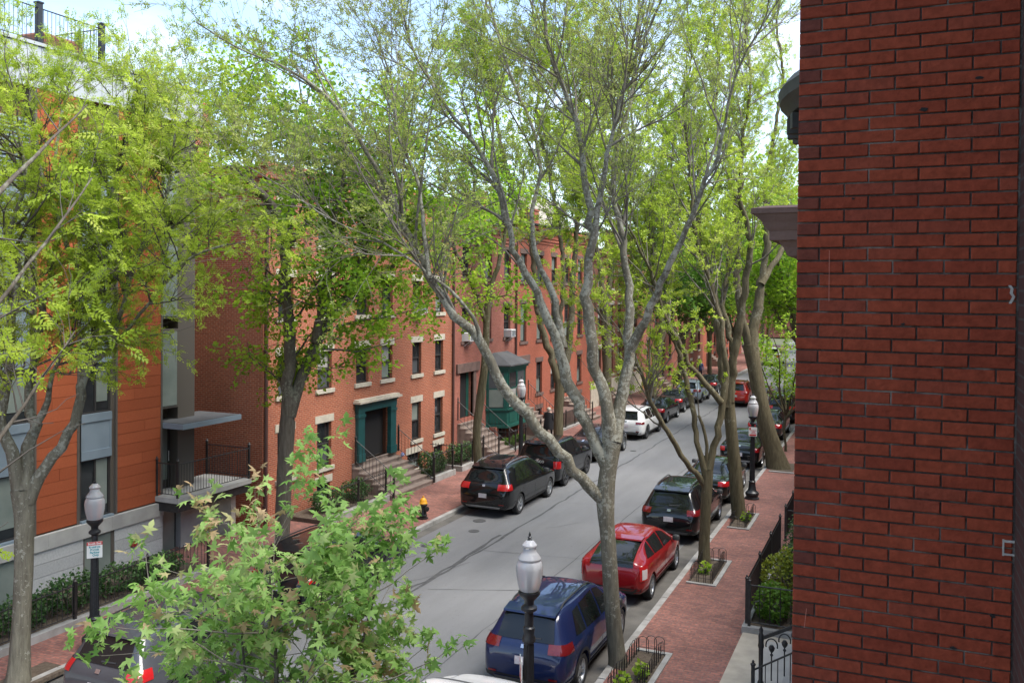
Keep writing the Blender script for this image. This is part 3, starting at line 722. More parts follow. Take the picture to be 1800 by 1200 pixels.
# ---- house with the green bay
h2 = row_house('rose brick house with the green bay window and brownstone doorway', 36.3, 43.5, 11.0,
   [(37.15,37.98),(39.6,40.42),(41.95,42.8)], [(1.85,4.0),(5.45,7.0),(8.45,9.95)], 'brick_pink', M['brownstone'], doors=[(37.0,38.35,1.85,4.0)], skip=[(0,1),(0,2)], seed=8, extra_holes=[(40.6,42.4,.35,1.0)])
cornice_brick(h2, T, 36.3, 43.5, 11.0, M['brick_pink'])
mb = MB(); mb.box(T-.1,T+.1,36.55,38.95,4.0,4.42); mb.box(T-.1,T+.07,36.6,37.0,1.85,4.0) if False else None
mb.box(T-.1,T+.06,38.35,38.62,1.85,4.0); part(h2, 'door_surround', mb, M['brownstone'])
mb = MB(); mb.box(T-.8,T-.22,38.1,38.36,1.85,4.0); part(h2, 'door_jamb', mb, M['green_paint'])
mb = MB(); mb.box(T-.85,T-.8,37.0,38.3,1.85,4.0); part(h2, 'door', mb, mat('tan_door', (.28,.17,.08), .5))
mb = MB(); mb.box(T-.8,T-.78,37.25,37.75,2.3,3.9); part(h2, 'door_glass', mb, M['blind'])
# bay: three-sided, panelled apron, shallow hipped roof
def bay(root, t, s0, s1, z0, z1, proj, m, cham=.55):
    pl = [(t-.05,s0),(t+proj,s0+cham),(t+proj,s1-cham),(t-.05,s1)]
    def off(d): return [(t-.05,s0-d),(t+proj+d,s0+cham-d*.4),(t+proj+d,s1-cham+d*.4),(t-.05,s1+d)]
    mb = MB(); mb.prism(off(-.04), 'z', z0+.12, z1); part(root, 'bay_body', mb, m)
    for za, zb, d in [(z0,z0+.14,.02),(z0+.86,z0+.95,.05),(z1-.26,z1-.12,.02),(z1-.12,z1,.12)]:
        mb = MB(); mb.prism(off(d), 'z', za, zb); part(root, 'bay_moulding', mb, m)
    o = off(-.035)
    for i, (a, c) in enumerate(zip(o, o[1:])):
        a = Vector((a[0],a[1],0)); c = Vector((c[0],c[1],0)); d = c-a; L = d.length; d /= L; n_ = Vector((d.y,-d.x,0))
        if n_.x < 0: n_ = -n_
        def q(u0,u1,za,zb,th,mm,nm):
            p = [a+d*u0, a+d*u1]; mb = MB()
            mb.add([(*(p[0].xy-n_.xy*.02),za),(*(p[1].xy-n_.xy*.02),za),(*(p[1].xy+n_.xy*th),za),(*(p[0].xy+n_.xy*th),za),
                    (*(p[0].xy-n_.xy*.02),zb),(*(p[1].xy-n_.xy*.02),zb),(*(p[1].xy+n_.xy*th),zb),(*(p[0].xy+n_.xy*th),zb)],
                   [(3,2,1,0),(4,5,6,7),(0,1,5,4),(1,2,6,5),(2,3,7,6),(3,0,4,7)]); part(root, nm, mb, mm)
        nw = 2 if L > 1.3 else 1
        for k in range(nw):
            u0 = .1+(L-.2)*k/nw+.05; u1 = .1+(L-.2)*(k+1)/nw-.05
            q(u0,u1,z0+1.0,z1-.34,.012,M['glass'] if (k+i) % 2 else M['screen'],'bay_window'); q(u0+.06,u1-.06,z0+1.04,z0+1.9,.02,M['blind'] if i != 1 else M['curtain'],'bay_pane')
            for uu in (u0-.03,u1-.03): q(uu,uu+.06,z0+.95,z1-.3,.03,m,'bay_mullion')
            q(u0+.1,u1-.1,z0+.24,z0+.76,.02,m,'bay_panel')
        q(.0,L,z0+1.9,z0+1.96,.026,m,'bay_rail')
    e = off(.2); top = [(t-.05,s0+.75,z1+.62),(t+.12,s0+1.0,z1+.62),(t+.12,s1-1.0,z1+.62),(t-.05,s1-.75,z1+.62)]
    mb = MB(); mb.add([(x,y,z1) for x,y in e]+[(x,y,z1+.07) for x,y in e]+top, [(3,2,1,0),(8,9,10,11)]+[(k,(k+1)%4,4+(k+1)%4,4+k) for k in range(4)]+[(4+k,4+(k+1)%4,8+(k+1)%4,8+k) for k in range(4)])
    part(root, 'bay_roof', mb, M['roof'])
bay(h2, T, 39.8, 43.25, 1.05, 4.1, .95, M['green_paint'])
mb = MB(); mb.box(T,T+.5,39.9,40.3,.1,1.1); mb.box(T,T+.5,42.8,43.2,.1,1.1); part(h2, 'bay_pier', mb, M['brick_pink'])
stoop(h2, -16.5, T-.1, 36.75, 38.7, SW, 1.85, 9, M['brownstep'])
railing('stoop_railing', 'near iron handrail of the stoop beside the green bay', 'railing', (-16.5, 36.78, .25), (T, 36.78, 1.85), .9, .17, 'handrails of the stoops')
railing('stoop_railing', 'far iron handrail of the stoop beside the green bay', 'railing', (-16.5, 38.68, .25), (T, 38.68, 1.85), .9, .17, 'handrails of the stoops')
downspout(h2, T, 43.42, .2, 10.6)
bed(39.0, 43.3, 'black iron fence before the green bay', 0, 5, hh=.1)
# ---- salmon brick houses beyond
h3 = row_house('long salmon brick house with brownstone lintels past the green bay', 43.5, 56.0, 11.4,
   [(44.15,45.0),(46.5,47.4),(48.75,49.6),(51.0,51.9),(53.4,54.3)], [(2.1,3.85),(5.1,7.15),(8.35,9.85)], 'brick_salmon', M['brownstone'],
   doors=[(43.75,45.0,1.9,4.0),(50.85,52.0,1.6,4.0)], basement=[(46.5,47.4,.3,1.2),(53.4,54.3,.3,1.35)], seed=3)
cornice_brick(h3, T, 43.5, 56.0, 11.4, M['brick_salmon'])
for a, c in [(43.75,45.0),(50.85,52.0)]:
    mb = MB(); mb.box(T-.1,T+.1,a-.3,c+.35,4.0,4.35); part(h3, 'door_lintel', mb, M['brownstone'])
    mb = MB(); mb.box(T-.8,T-.75,a,c,1.6,4.0); part(h3, 'door', mb, M['sash'])
stoop(h3, -16.6, T-.1, 43.8, 45.2, SW, 1.9, 9, M['brownstep'])
stoop(h3, -16.6, T-.1, 50.6, 52.2, SW, 1.6, 8, M['brownstep'])
railing('stoop_railing', 'iron handrail of the stoop just past the green bay', 'railing', (-16.6, 45.3, .25), (T, 45.3, 1.9), .95, .17, 'handrails of the stoops')
railing('stoop_railing', 'iron handrail of the salmon house second stoop', 'railing', (-16.6, 50.55, .25), (T, 50.55, 1.6), .95, .17, 'handrails of the stoops')
mb = MB(); mb.box(-18.5, -17.3, 47.5, 50.3, 0, .95); part(h3, 'stoop_cheek', mb, M['brownstone'])
bed(45.4, 50.2, 'black iron fence before the salmon brick house', 0, 6, hh=.1, ret=False)
# ---- four darker houses farther down
far = [('dark brick house with white lintels over a pale stone base', 56.0, 69.0, 10.6, 'brick_far', [(57.6,58.4),(60.4,61.2),(62.3,63.1),(66.6,67.4)], M['limestone'], 11),
       ('dark brick row house behind the leaning left tree, fifth along', 69.0, 80.0, 11.2, 'brick_pink', [(70.4,71.3),(73,73.9),(75.6,76.5),(78,78.9)], M['brownstone'], 12),
       ('sixth brick row house half hidden by street trees', 80.0, 93.0, 11.0, 'brick_far', [(81.4,82.3),(84,84.9),(87,87.9),(90.6,91.5)], M['limestone'], 13),
       ('farthest brick row house at the end of the left side', 93.0, 118.0, 11.6, 'brick_salmon', [(95,96),(99,100),(103,104),(107,108),(112,113)], M['brownstone'], 14)]
for lab, a, c, tp, m_, cl, st, sd in far:
    h = row_house(lab, a, c, tp, cl, [(2.1,4.0),(5.15,6.95),(8.1,9.3)], m_, st, seed=sd, basement=[(x, y, .6, 1.2) for x, y in cl])
    cornice_brick(h, T, a, c, tp, M[m_])
    if sd == 11:
        mb = MB(); mb.box(T-.1, T+.05, a+.1, c-.1, .1, 1.75); part(h, 'stone_base', mb, M['limestone'])
    stoop(h, -16.8, T, a+1.9, a+3.4, SW, 1.7, 8, M['brownstep'])
    for q in (.3, .75):
        mb = MB(); x = T-4.2; y = a+(c-a)*q; mb.box(x,x+1.0,y,y+.7,tp,tp+1.7); mb.box(x-.05,x+1.05,y-.05,y+.75,tp+1.7,tp+1.82); part(h, 'chimney', mb, M[m_])
mb = MB(); x = T-4; mb.box(x,x+1.1,45.2,45.95,11.4,13.3); mb.box(x-.05,x+1.15,45.15,46.0,13.3,13.42); part(h3, 'chimney', mb, M['brick_salmon'])
mb = MB(); mb.box(x,x+1.1,53.2,53.95,11.4,13.0); mb.box(x-.05,x+1.15,53.15,54.0,13.0,13.12); part(h3, 'chimney', mb, M['brick_salmon'])
mb = MB(); mb.box(-30, -25.5, 60, 70, 0, 15); o = single('pale_block_behind', mb, M['limestone'], 'pale flat-roofed block showing above the row house roofs', 'building')
# end of the street: cross street and brick terrace beyond
he = thing('end_terrace', 'brick terrace closing the far end of the street', 'building', (-12, 168, 0))
mb = MB(); mb.box(-60, 40, 168, 178, 0, 11); part(he, 'wall', mb, M['brick_far'])
me_w = None
for k in range(20):
    for z in (2, 5.2, 8.2):
        mb = MB(); mb.box(-50+k*4.2, -48.9+k*4.2, 167.9, 167.99, z, z+1.8); part(he, 'window', mb, M['glass'])

# ---- near right: the brick pier, garden side of the right-hand houses
PS, PT0, PT1 = 4.46, -.452, .476
pier = thing('brick_pier_house', 'dark red brick pier of the nearest house filling the right edge', 'house', (0, PS, 0))
mb = MB(); mb.box(PT0+.006, .9, PS+.0085, 6.4, 0, 14); part(pier, 'mortar_core', mb, M['mortar'])
mb = MB(); mb.box(PT0+.002, PT1+.01, PS+.001, PS+.3, 0, 5.55); mb.box(PT0+.002, PT1+.01, PS+.001, PS+.3, 9.6, 14); part(pier, 'plain_brickwork', mb, M['brick_near'])
CH = .0603; BW = .2127
z = 5.56; k = 0; zr = random.Random(11)
def brickmesh(L, H, D, seed):
    r = random.Random(seed); mb = MB(); e = .0035
    j = lambda a: a+r.uniform(-.0022, .0022)
    x0,x1,z0,z1 = -L/2,L/2,-H/2,H/2
    f = [(j(x0+e),0,j(z0+e)),(j(x1-e),0,j(z0+e)),(j(x1-e),0,j(z1-e)),(j(x0+e),0,j(z1-e))]
    m = [(x0,e,z0),(x1,e,z0),(x1,e,z1),(x0,e,z1)]; bk = [(x0,D,z0),(x1,D,z0),(x1,D,z1),(x0,D,z1)]
    mb.add(f+m+bk, [(0,1,2,3)]+[(a,a+4,(a+1)%4+4,(a+1)%4) for a in range(4)]+[(a+4,a+8,(a+1)%4+8,(a+1)%4+4) for a in range(4)])
    return mb
BM = {}
def put_brick(s0, s1, z, kind):
    L = round(s1-s0, 3); key = (L, zr.randrange(4), kind)
    if key not in BM: BM[key] = mesh_of(brickmesh(L-.007, CH-.008, .09, hash(key[:2]) % 997), 'brick', M[kind])
    o = link('brick', BM[key], pier, ((s0+s1)/2, zr.uniform(-.003, .003), z+CH/2))
    o.rotation_euler = (0, zr.uniform(-.004, .004), 0)
while z < 9.42:
    s = PT0
    wob = zr.uniform(-.004, .004)
    if k % 2: put_brick(s, s+.104, z, 'brick_header'); s += .104
    while s < PT1-.02:
        e = min(s+BW, PT1 + zr.uniform(-.006, .003))
        if PT1-e < .05: e = PT1
        put_brick(round(s, 3), round(e+0, 3), z, 'brick' if e-s > .15 or s > PT0+.2 else 'brick_header'); s = e
    z += CH; k += 1
mb = MB(); mb.box(PT1+.006, .9, 1.2, PS+.014, 0, 14); part(pier, 'return_wall', mb, brick_mat('brick_return_shaded', (.06,.02,.016), (.045,.015,.012), (.06,.055,.05), .2127, .0603, .006))  # same brick in darker colours: the shadow on this wall is painted in
mb = MB(); mb.box(PT1-.035, PT1+.004, PS-.006, PS+.006, 6.615, 6.623); mb.box(PT1-.035, PT1+.004, PS-.006, PS+.006, 6.672, 6.682); mb.box(PT1-.043, PT1-.0355, PS-.006, PS+.006, 6.612, 6.685); part(pier, 'bracket', mb, M['granite'])
for i, (x, z_, w_, h_) in enumerate([(.315,8.717,.018,.008),(.094,8.593,.024,.010),(.244,6.174,.016,.007),(-.05,6.051,.012,.006),(.40,6.339,.014,.007),(.02,7.62,.01,.006),(-.2,8.2,.009,.005)]):
    mb = MB(); r_ = random.Random(i); n_ = 9
    mb.add([(x, PS-.0055, z_)]+[(x+w_*math.cos(2*math.pi*k/n_)*r_.uniform(.6,1.1), PS-.005, z_+h_*math.sin(2*math.pi*k/n_)*r_.uniform(.6,1.2)) for k in range(n_)], [(0, 1+k, 1+(k+1) % n_) for k in range(n_)]); part(pier, 'chip', mb, M['dark'])
mb = MB(); P_ = [(.445,7.80),(.455,7.785),(.452,7.765),(.462,7.75),(.455,7.735),(.448,7.72)]
mb.add([(x+d, PS-.006, z_) for x, z_ in P_ for d in (-.006, .006)], [(2*i, 2*i+1, 2*i+3, 2*i+2) for i in range(len(P_)-1)]); part(pier, 'mortar_smear', mb, M['granite'])
for x0, z0_, x1, z1_ in [(-.302,7.961,-.301,7.72),(-.384,6.258,-.393,6.163)]:
    mb = MB(); mb.add([(x0-.0012,PS-.0056,z0_),(x0+.0012,PS-.0056,z0_),(x1+.0012,PS-.0056,z1_),(x1-.0012,PS-.0056,z1_)], [(0,1,2,3)]); part(pier, 'scratch', mb, mat('scratch_pink', (.42,.16,.12), .8))
# the houses behind the pier, with a brownstone hood and a bowed cornice
hr = thing('brownstone_bay_house', 'brick house behind the near pier with a brownstone window hood and a bowed cornice', 'house', (.5, 20, 0))
mb = MB(); mb.box(.5, 9, 6.41, 120, 0, 10.3); part(hr, 'wall', mb, M['brick_far'])
mb = MB(); mb.box(-.42, .5, 6.6, 8.9, 0, 7.9); part(hr, 'bay_wall', mb, M['brick_near'])
hood = [(8.01,.30),(8.03,.36),(8.09,.39),(8.14,.43),(8.142,.49),(8.21,.49),(8.212,.50),(8.235,.52),(8.27,.54),(8.31,.58),(8.33,.595),(8.332,.62),(8.37,.62),(8.39,.5)]
def moulding(root, nm, t, s0, s1, prof, m):
    """stone moulding returned round three sides: prof = (z, projection)"""
    mb = MB(); vs = []
    for z, p_ in prof: vs += [(t-p_, s0-p_*.45, z), (t+.6, s0-p_*.45, z), (t+.6, s1+p_*.45, z), (t-p_, s1+p_*.45, z)]
    n = len(prof)
    mb.add(vs, [(i*4+k, i*4+(k+1) % 4, (i+1)*4+(k+1) % 4, (i+1)*4+k) for i in range(n-1) for k in range(4)]+[(3,2,1,0), tuple(range(n*4-4, n*4))])
    part(root, nm, mb, m)
moulding(hr, 'window_hood', -.40, 6.85, 8.7, [(z_, p_*.94) for z_, p_ in hood], M['brownstone'])
mb = MB(); mb.lathe([(2.3,0),(2.3,9.9)], 40, (1.35,13.2,0)); part(hr, 'bow_wall', mb, M['brick_far'], smooth=40)
mb = MB(); mb.lathe([(2.3,9.66),(2.44,9.68),(2.46,9.88),(2.62,9.92),(2.66,10.14),(2.80,10.18),(2.85,10.3),(2.92,10.36),(2.94,10.5),(2.85,10.62),(.3,10.85)], 48, (1.35,13.2,0)); part(hr, 'bow_cornice', mb, M['copper'], smooth=30)
for k in range(40):
    a = 2*math.pi*k/40
    if math.cos(a) > .15: continue
    mb = MB(); mb.box(2.5, 2.82, -.07, .07, 9.95, 10.15); mb.box(2.4,2.64,-.06,.06,9.74,9.95); ca, sa = math.cos(a), math.sin(a)
    mb.v = [(1.35+x*ca-y*sa, 13.2+x*sa+y*ca, z) for x,y,z in mb.v]; part(hr, 'modillion', mb, M['copper'])
for i in range(9):
    for z_ in (1.9, 5.2, 8.1):
        y0 = 17.5+i*3.4; mb = MB(); mb.box(.44, .52, y0, y0+.95, z_, z_+1.75); mb.box(.42, .52, y0, y0+.06, z_, z_+1.75); mb.box(.42, .52, y0+.89, y0+.95, z_, z_+1.75); mb.box(.42, .52, y0+.06, y0+.89, z_+.85, z_+.91)
        o = part(hr, 'window', mb, M['sash']); mb = MB(); mb.box(.425, .45, y0+.07, y0+.88, z_+.04, z_+1.7); mb.v = [(x-.5, y-20, zz) for x, y, zz in mb.v]; link('pane', mesh_of(mb, 'pane', M['glass']), o)
        mb = MB(); mb.box(.44, .6, y0-.12, y0+1.07, z_+1.75, z_+2.0); part(hr, 'lintel', mb, M['brownstone'])
# garden fences, concrete path and stoop at the foot of the right-hand houses
mb = MB(); mb.box(-3.12, -.2, 10, 20.55, .0, SW+.03); struct('garden_path', mb, M['concrete_tan'])
mb = MB(); mb.box(-2.55, -.2, 10, 20.1, SW+.031, SW+.05); struct('area_paving', mb, M['concrete'])
mb = MB(); mb.box(-3.1, .3, 20.55, 27.0, 0, SW+.1); struct('planting_bed', mb, M['soil'])
mb = MB(); mb.box(-3.15, .3, 20.45, 20.6, 0, SW+.16); mb.box(-3.15, -3.02, 20.6, 27.05, 0, SW+.158); single('bed_kerb', mb, M['granite'], 'stone kerb round the right-hand garden', 'kerb', kind='structure')
railing('garden_fence', 'iron garden fence along the right pavement, with shrubs behind', 'fence', (-3.08, 20.7, SW+.16), (-3.08, 26.9, SW+.16), .95, .13, 'iron fences of the right-hand gardens', spear=True)
gf = railing('garden_fence', 'iron garden fence end panel with rings facing the concrete path', 'fence', (-3.0, 20.55, SW+.16), (-1.2, 20.55, SW+.16), .95, .2, 'iron fences of the right-hand gardens')
for x in (.2, .6, 1.0, 1.4):
    mb = MB(); mb.tube([(x+.09*math.cos(a), 0, .5+.09*math.sin(a)) for a in np.linspace(0, 2*math.pi, 17)], .011, 5); part(gf, 'ring', mb, M['iron'], local=True)
railing('garden_fence', 'next iron garden fence farther along the right pavement', 'fence', (-3.08, 28.3, SW+.1), (-3.08, 34.5, SW+.1), 1.0, .13, 'iron fences of the right-hand gardens', spear=True)
railing('garden_fence', 'short end panel of the farther right-hand garden fence', 'fence', (-3.0, 28.2, SW+.1), (-1.6, 28.2, SW+.1), 1.0, .13, 'iron fences of the right-hand gardens', posts=False)
st = thing('stoop_stairs', 'grey stone stoop behind the ornate iron handrail at bottom right', 'stairs', (-2.2, 16.9, SW))
for k in range(6):
    mb = MB(); mb.box(-2.2+.3*k, -.2, 15.6, 17.5, 0, SW+.05+.18*(k+1)); part(st, 'step', mb, M['concrete'])
orn = thing('ornate_handrail', 'ornate cast iron handrail with looped balusters and a finial post at bottom right', 'railing', (-2.36, 17.75, SW+.02))
mb = MB(); mb.lathe([(.06,0),(.06,.1),(.04,.14),(.045,.75),(.06,.8),(.05,.86),(.055,1.0),(.03,1.06),(.04,1.12),(.001,1.2)], 10); part(orn, 'newel_post', mb, M['iron'], smooth=35, local=True)
mb = MB(); mb.prism([(0.02,.92),(2.1,2.06),(2.1,2.13),(0.02,.99)], 'y', -.03, .03); part(orn, 'handrail', mb, M['iron'], local=True)
for k in range(8):
    x = .2+.24*k; zb = .55*x; zt = .92+.545*x
    mb = MB(); mb.tube([(x,0,zb+.05),(x,0,zt-.25)], [.014,.014], 6); mb.lathe([(.014,0),(.035,.03),(.014,.06)], 8, (x,0,zt-.4)); mb.lathe([(.014,0),(.05,.05),(.06,.1),(.03,.15)], 8, (x,0,zt-.33))
    part(orn, 'baluster', mb, M['iron'], local=True)
    mb = MB(); mb.tube([(x+.11*math.cos(a), 0, zt-.19+.13*math.sin(a)) for a in np.linspace(-.3, math.pi+.3, 14)], .014, 5); part(orn, 'loop', mb, M['iron'], local=True)
lo = railing('stoop_railing', 'plain iron stair railing with rings in the bottom right corner', 'railing', (-2.3, 16.3, SW), (-.6, 16.3, 1.2), .95, .2)
for x in (.35, .85):
    mb = MB(); mb.tube([(x+.09*math.cos(a), 0, .3+.66*x+.09*math.sin(a)) for a in np.linspace(0, 2*math.pi, 17)], .011, 5); part(lo, 'ring', mb, M['iron'], local=True)
# ------------------------------------------------------------------ vehicles
M['tyre'] = mat('tyre', (.02,.02,.021), .85)
M['alloy'] = mat('alloy', (.42,.43,.44), .35, .8)
M['alloy_dark'] = mat('alloy_dark', (.09,.09,.095), .35, .7)
M['car_glass'] = mat('car_glass', (.010,.012,.013), .03, spec=.5)
M['trim'] = mat('black_trim', (.02,.02,.021), .6)
M['grey_trim'] = mat('grey_trim', (.10,.105,.11), .6)
M['chrome'] = mat('chrome', (.55,.56,.58), .18, .9)
M['lamp_red'] = mat('lamp_red', (.38,.012,.014), .12, coat=.6)
M['lamp_dark_red'] = mat('lamp_dark_red', (.14,.008,.010), .12, coat=.6)
M['lamp_clear'] = mat('lamp_clear', (.55,.50,.50), .12, coat=.6)
M['plate'] = mat('plate_white', (.62,.60,.62), .4, c2=(.5,.42,.44), scale=14)
def paint(name, c, metal=.0, rough=.45):
    return mat('paint_'+name, c, rough, metal, coat=1.0, spec=.12, c2=tuple(x*.86 for x in c), scale=1.3)
def pchip(X, Y, x):
    X = np.array(X, float); Y = np.array(Y, float); h = np.diff(X); d = np.diff(Y)/h
    m = np.zeros_like(Y); m[0] = d[0]; m[-1] = d[-1]
    for i in range(1, len(X)-1):
        if d[i-1]*d[i] > 0:
            w1, w2 = 2*h[i]+h[i-1], h[i]+2*h[i-1]; m[i] = (w1+w2)/(w1/d[i-1]+w2/d[i])
    i = np.clip(np.searchsorted(X, x)-1, 0, len(h)-1); t = (x-X[i])/h[i]
    return ((2*t**3-3*t**2+1)*Y[i] + (t**3-2*t**2+t)*h[i]*m[i] + (-2*t**3+3*t**2)*Y[i+1] + (t**3-t**2)*h[i]*m[i+1])

SPEC = {
 # y measured from the rear bumper; tuples (y, z)
 'suv': dict(L=4.65, W=1.84, H=1.70,
   top=[(0,.80),(.03,.93),(.08,1.03),(.16,1.13),(.44,1.58),(.56,1.64),(1.2,1.70),(2.0,1.70),(2.55,1.64),(2.9,1.50),(3.5,1.13),(3.65,1.07),(4.25,.97),(4.5,.86),(4.62,.70),(4.65,.58)],
   wb=[(0,.70),(.06,.80),(.18,.87),(.5,.91),(1.2,.92),(3.4,.92),(4.1,.89),(4.45,.80),(4.6,.68),(4.65,.6)],
   wt=[(0,.62),(.08,.70),(.16,.72),(.44,.60),(.6,.60),(1.5,.63),(2.5,.61),(3.5,.72),(4.2,.74),(4.6,.55),(4.65,.5)],
   belt=[(0,.72),(.08,.93),(.2,1.02),(.8,1.06),(2,1.02),(3.4,.97),(4.2,.87),(4.55,.72),(4.65,.52)],
   rear=[(-.60,1.12),(.60,1.12),(.52,1.54),(-.52,1.54)], sides=[[(.75,1.13),(1.28,1.10),(1.28,1.55),(.98,1.52)],[(1.36,1.10),(2.22,1.06),(2.2,1.58),(1.36,1.56)],[(2.3,1.06),(3.18,1.04),(2.62,1.52),(2.28,1.57)]],
   wsh=[(-.68,1.12),(.68,1.12),(.55,1.55),(-.55,1.55)], wheels=(.98,3.68), rw=.35, lamp=(.90,1.08,.0,1.15), rails=True, clad=True),
 'boxy': dict(L=4.40, W=1.89, H=1.80,
   top=[(0,.82),(.02,1.0),(.06,1.14),(.12,1.25),(.26,1.70),(.36,1.77),(1.2,1.80),(2.2,1.79),(2.5,1.72),(2.65,1.62),(3.1,1.22),(3.25,1.15),(4.1,1.06),(4.32,.96),(4.39,.72),(4.4,.55)],
   wb=[(0,.78),(.06,.86),(.18,.92),(.5,.94),(3.4,.94),(4.0,.92),(4.3,.86),(4.4,.74)],
   wt=[(0,.72),(.08,.78),(.16,.76),(.3,.68),(.6,.68),(2.4,.67),(3.1,.78),(4.0,.8),(4.4,.66)],
   belt=[(0,.75),(.06,1.03),(.2,1.14),(2,1.13),(3.2,1.08),(4.1,.98),(4.35,.8),(4.4,.5)],
   rear=[(-.66,1.2),(.66,1.2),(.6,1.66),(-.6,1.66)], sides=[[(.42,1.24),(1.12,1.22),(1.12,1.66),(.5,1.66)],[(1.2,1.22),(1.98,1.2),(1.98,1.68),(1.2,1.67)],[(2.06,1.2),(2.86,1.18),(2.55,1.6),(2.06,1.67)]],
   wsh=[(-.72,1.22),(.72,1.22),(.6,1.66),(-.6,1.66)], wheels=(.85,3.52), rw=.36, lamp=(.86,1.14,.1,.75), rails=True, clad=True),
 'hatch': dict(L=4.46, W=1.75, H=1.49,
   top=[(0,.72),(.03,.88),(.07,1.0),(.12,1.08),(.3,1.16),(1.0,1.38),(1.5,1.465),(2.0,1.49),(2.4,1.46),(2.8,1.34),(3.5,1.03),(3.7,.97),(4.2,.80),(4.4,.66),(4.46,.52)],
   wb=[(0,.64),(.06,.74),(.2,.83),(.6,.87),(1.4,.875),(3.2,.875),(3.9,.84),(4.25,.72),(4.46,.5)],
   wt=[(0,.56),(.06,.62),(.14,.64),(.4,.62),(1.0,.56),(1.8,.56),(2.4,.56),(3.5,.68),(4.1,.66),(4.46,.42)],
   belt=[(0,.64),(.07,.9),(.15,1.0),(.6,1.02),(2,.95),(3.4,.90),(4.1,.74),(4.46,.46)],
   rear=[(-.56,.96),(.56,.96),(.50,1.36),(-.50,1.36)], sides=[[(.62,1.07),(1.18,1.05),(1.18,1.34),(1.02,1.29)],[(1.24,1.05),(2.08,1.0),(2.02,1.39),(1.26,1.36)],[(2.16,1.0),(3.12,.97),(2.62,1.28),(2.12,1.39)]],
   wsh=[(-.62,1.04),(.62,1.04),(.5,1.38),(-.5,1.38)], wheels=(.86,3.56), rw=.315, lamp=(.62,1.0,.25,.95), rails=False, clad=False),
 'sedan': dict(L=4.75, W=1.82, H=1.45,
   top=[(0,.66),(.03,.84),(.08,.95),(.2,1.00),(.7,1.05),(.85,1.09),(1.5,1.36),(1.85,1.43),(2.3,1.45),(2.7,1.42),(3.0,1.33),(3.65,1.02),(3.85,.96),(4.4,.83),(4.65,.70),(4.75,.52)],
   wb=[(0,.68),(.06,.78),(.2,.86),(.6,.90),(1.4,.91),(3.5,.91),(4.2,.87),(4.55,.74),(4.75,.52)],
   wt=[(0,.58),(.08,.68),(.3,.72),(.8,.68),(1.5,.57),(2.2,.56),(2.8,.56),(3.6,.68),(4.3,.7),(4.75,.44)],
   belt=[(0,.6),(.08,.86),(.2,.93),(.8,.97),(2,.95),(3.6,.92),(4.3,.77),(4.75,.46)],
   rear=[(-.56,1.07),(.56,1.07),(.48,1.36),(-.48,1.36)], sides=[[(1.0,1.03),(1.32,1.02),(1.36,1.27),(1.3,1.25)],[(1.42,1.02),(2.2,1.0),(2.16,1.36),(1.5,1.31)],[(2.28,1.0),(3.22,.98),(2.72,1.31),(2.26,1.36)]],
   wsh=[(-.64,1.04),(.64,1.04),(.5,1.36),(-.5,1.36)], wheels=(1.05,3.80), rw=.33, lamp=(.74,.93,.0,.9), rails=False, clad=False),
}
def scaled(spec, L=None, W=None, H=None):
    s = dict(spec); ky = (L or s['L'])/s['L']; kx = (W or s['W'])/s['W']; kz = (H or s['H'])/s['H']
    for k in ('top','belt'): s[k] = [(y*ky, z*kz) for y, z in s[k]]
    for k in ('wb','wt'): s[k] = [(y*ky, x*kx) for y, x in s[k]]
    s['rear'] = [(x*kx, z*kz) for x, z in s['rear']]; s['wsh'] = [(x*kx, z*kz) for x, z in s['wsh']]
    s['sides'] = [[(y*ky, z*kz) for y, z in q] for q in s['sides']]
    s['wheels'] = tuple(y*ky for y in s['wheels']); a = s['lamp']; s['lamp'] = (a[0]*kz, a[1]*kz, a[2], a[3])
    s['L'] *= ky; s['W'] *= kx; s['H'] *= kz; s['rw'] *= (1+kz)/2
    return s

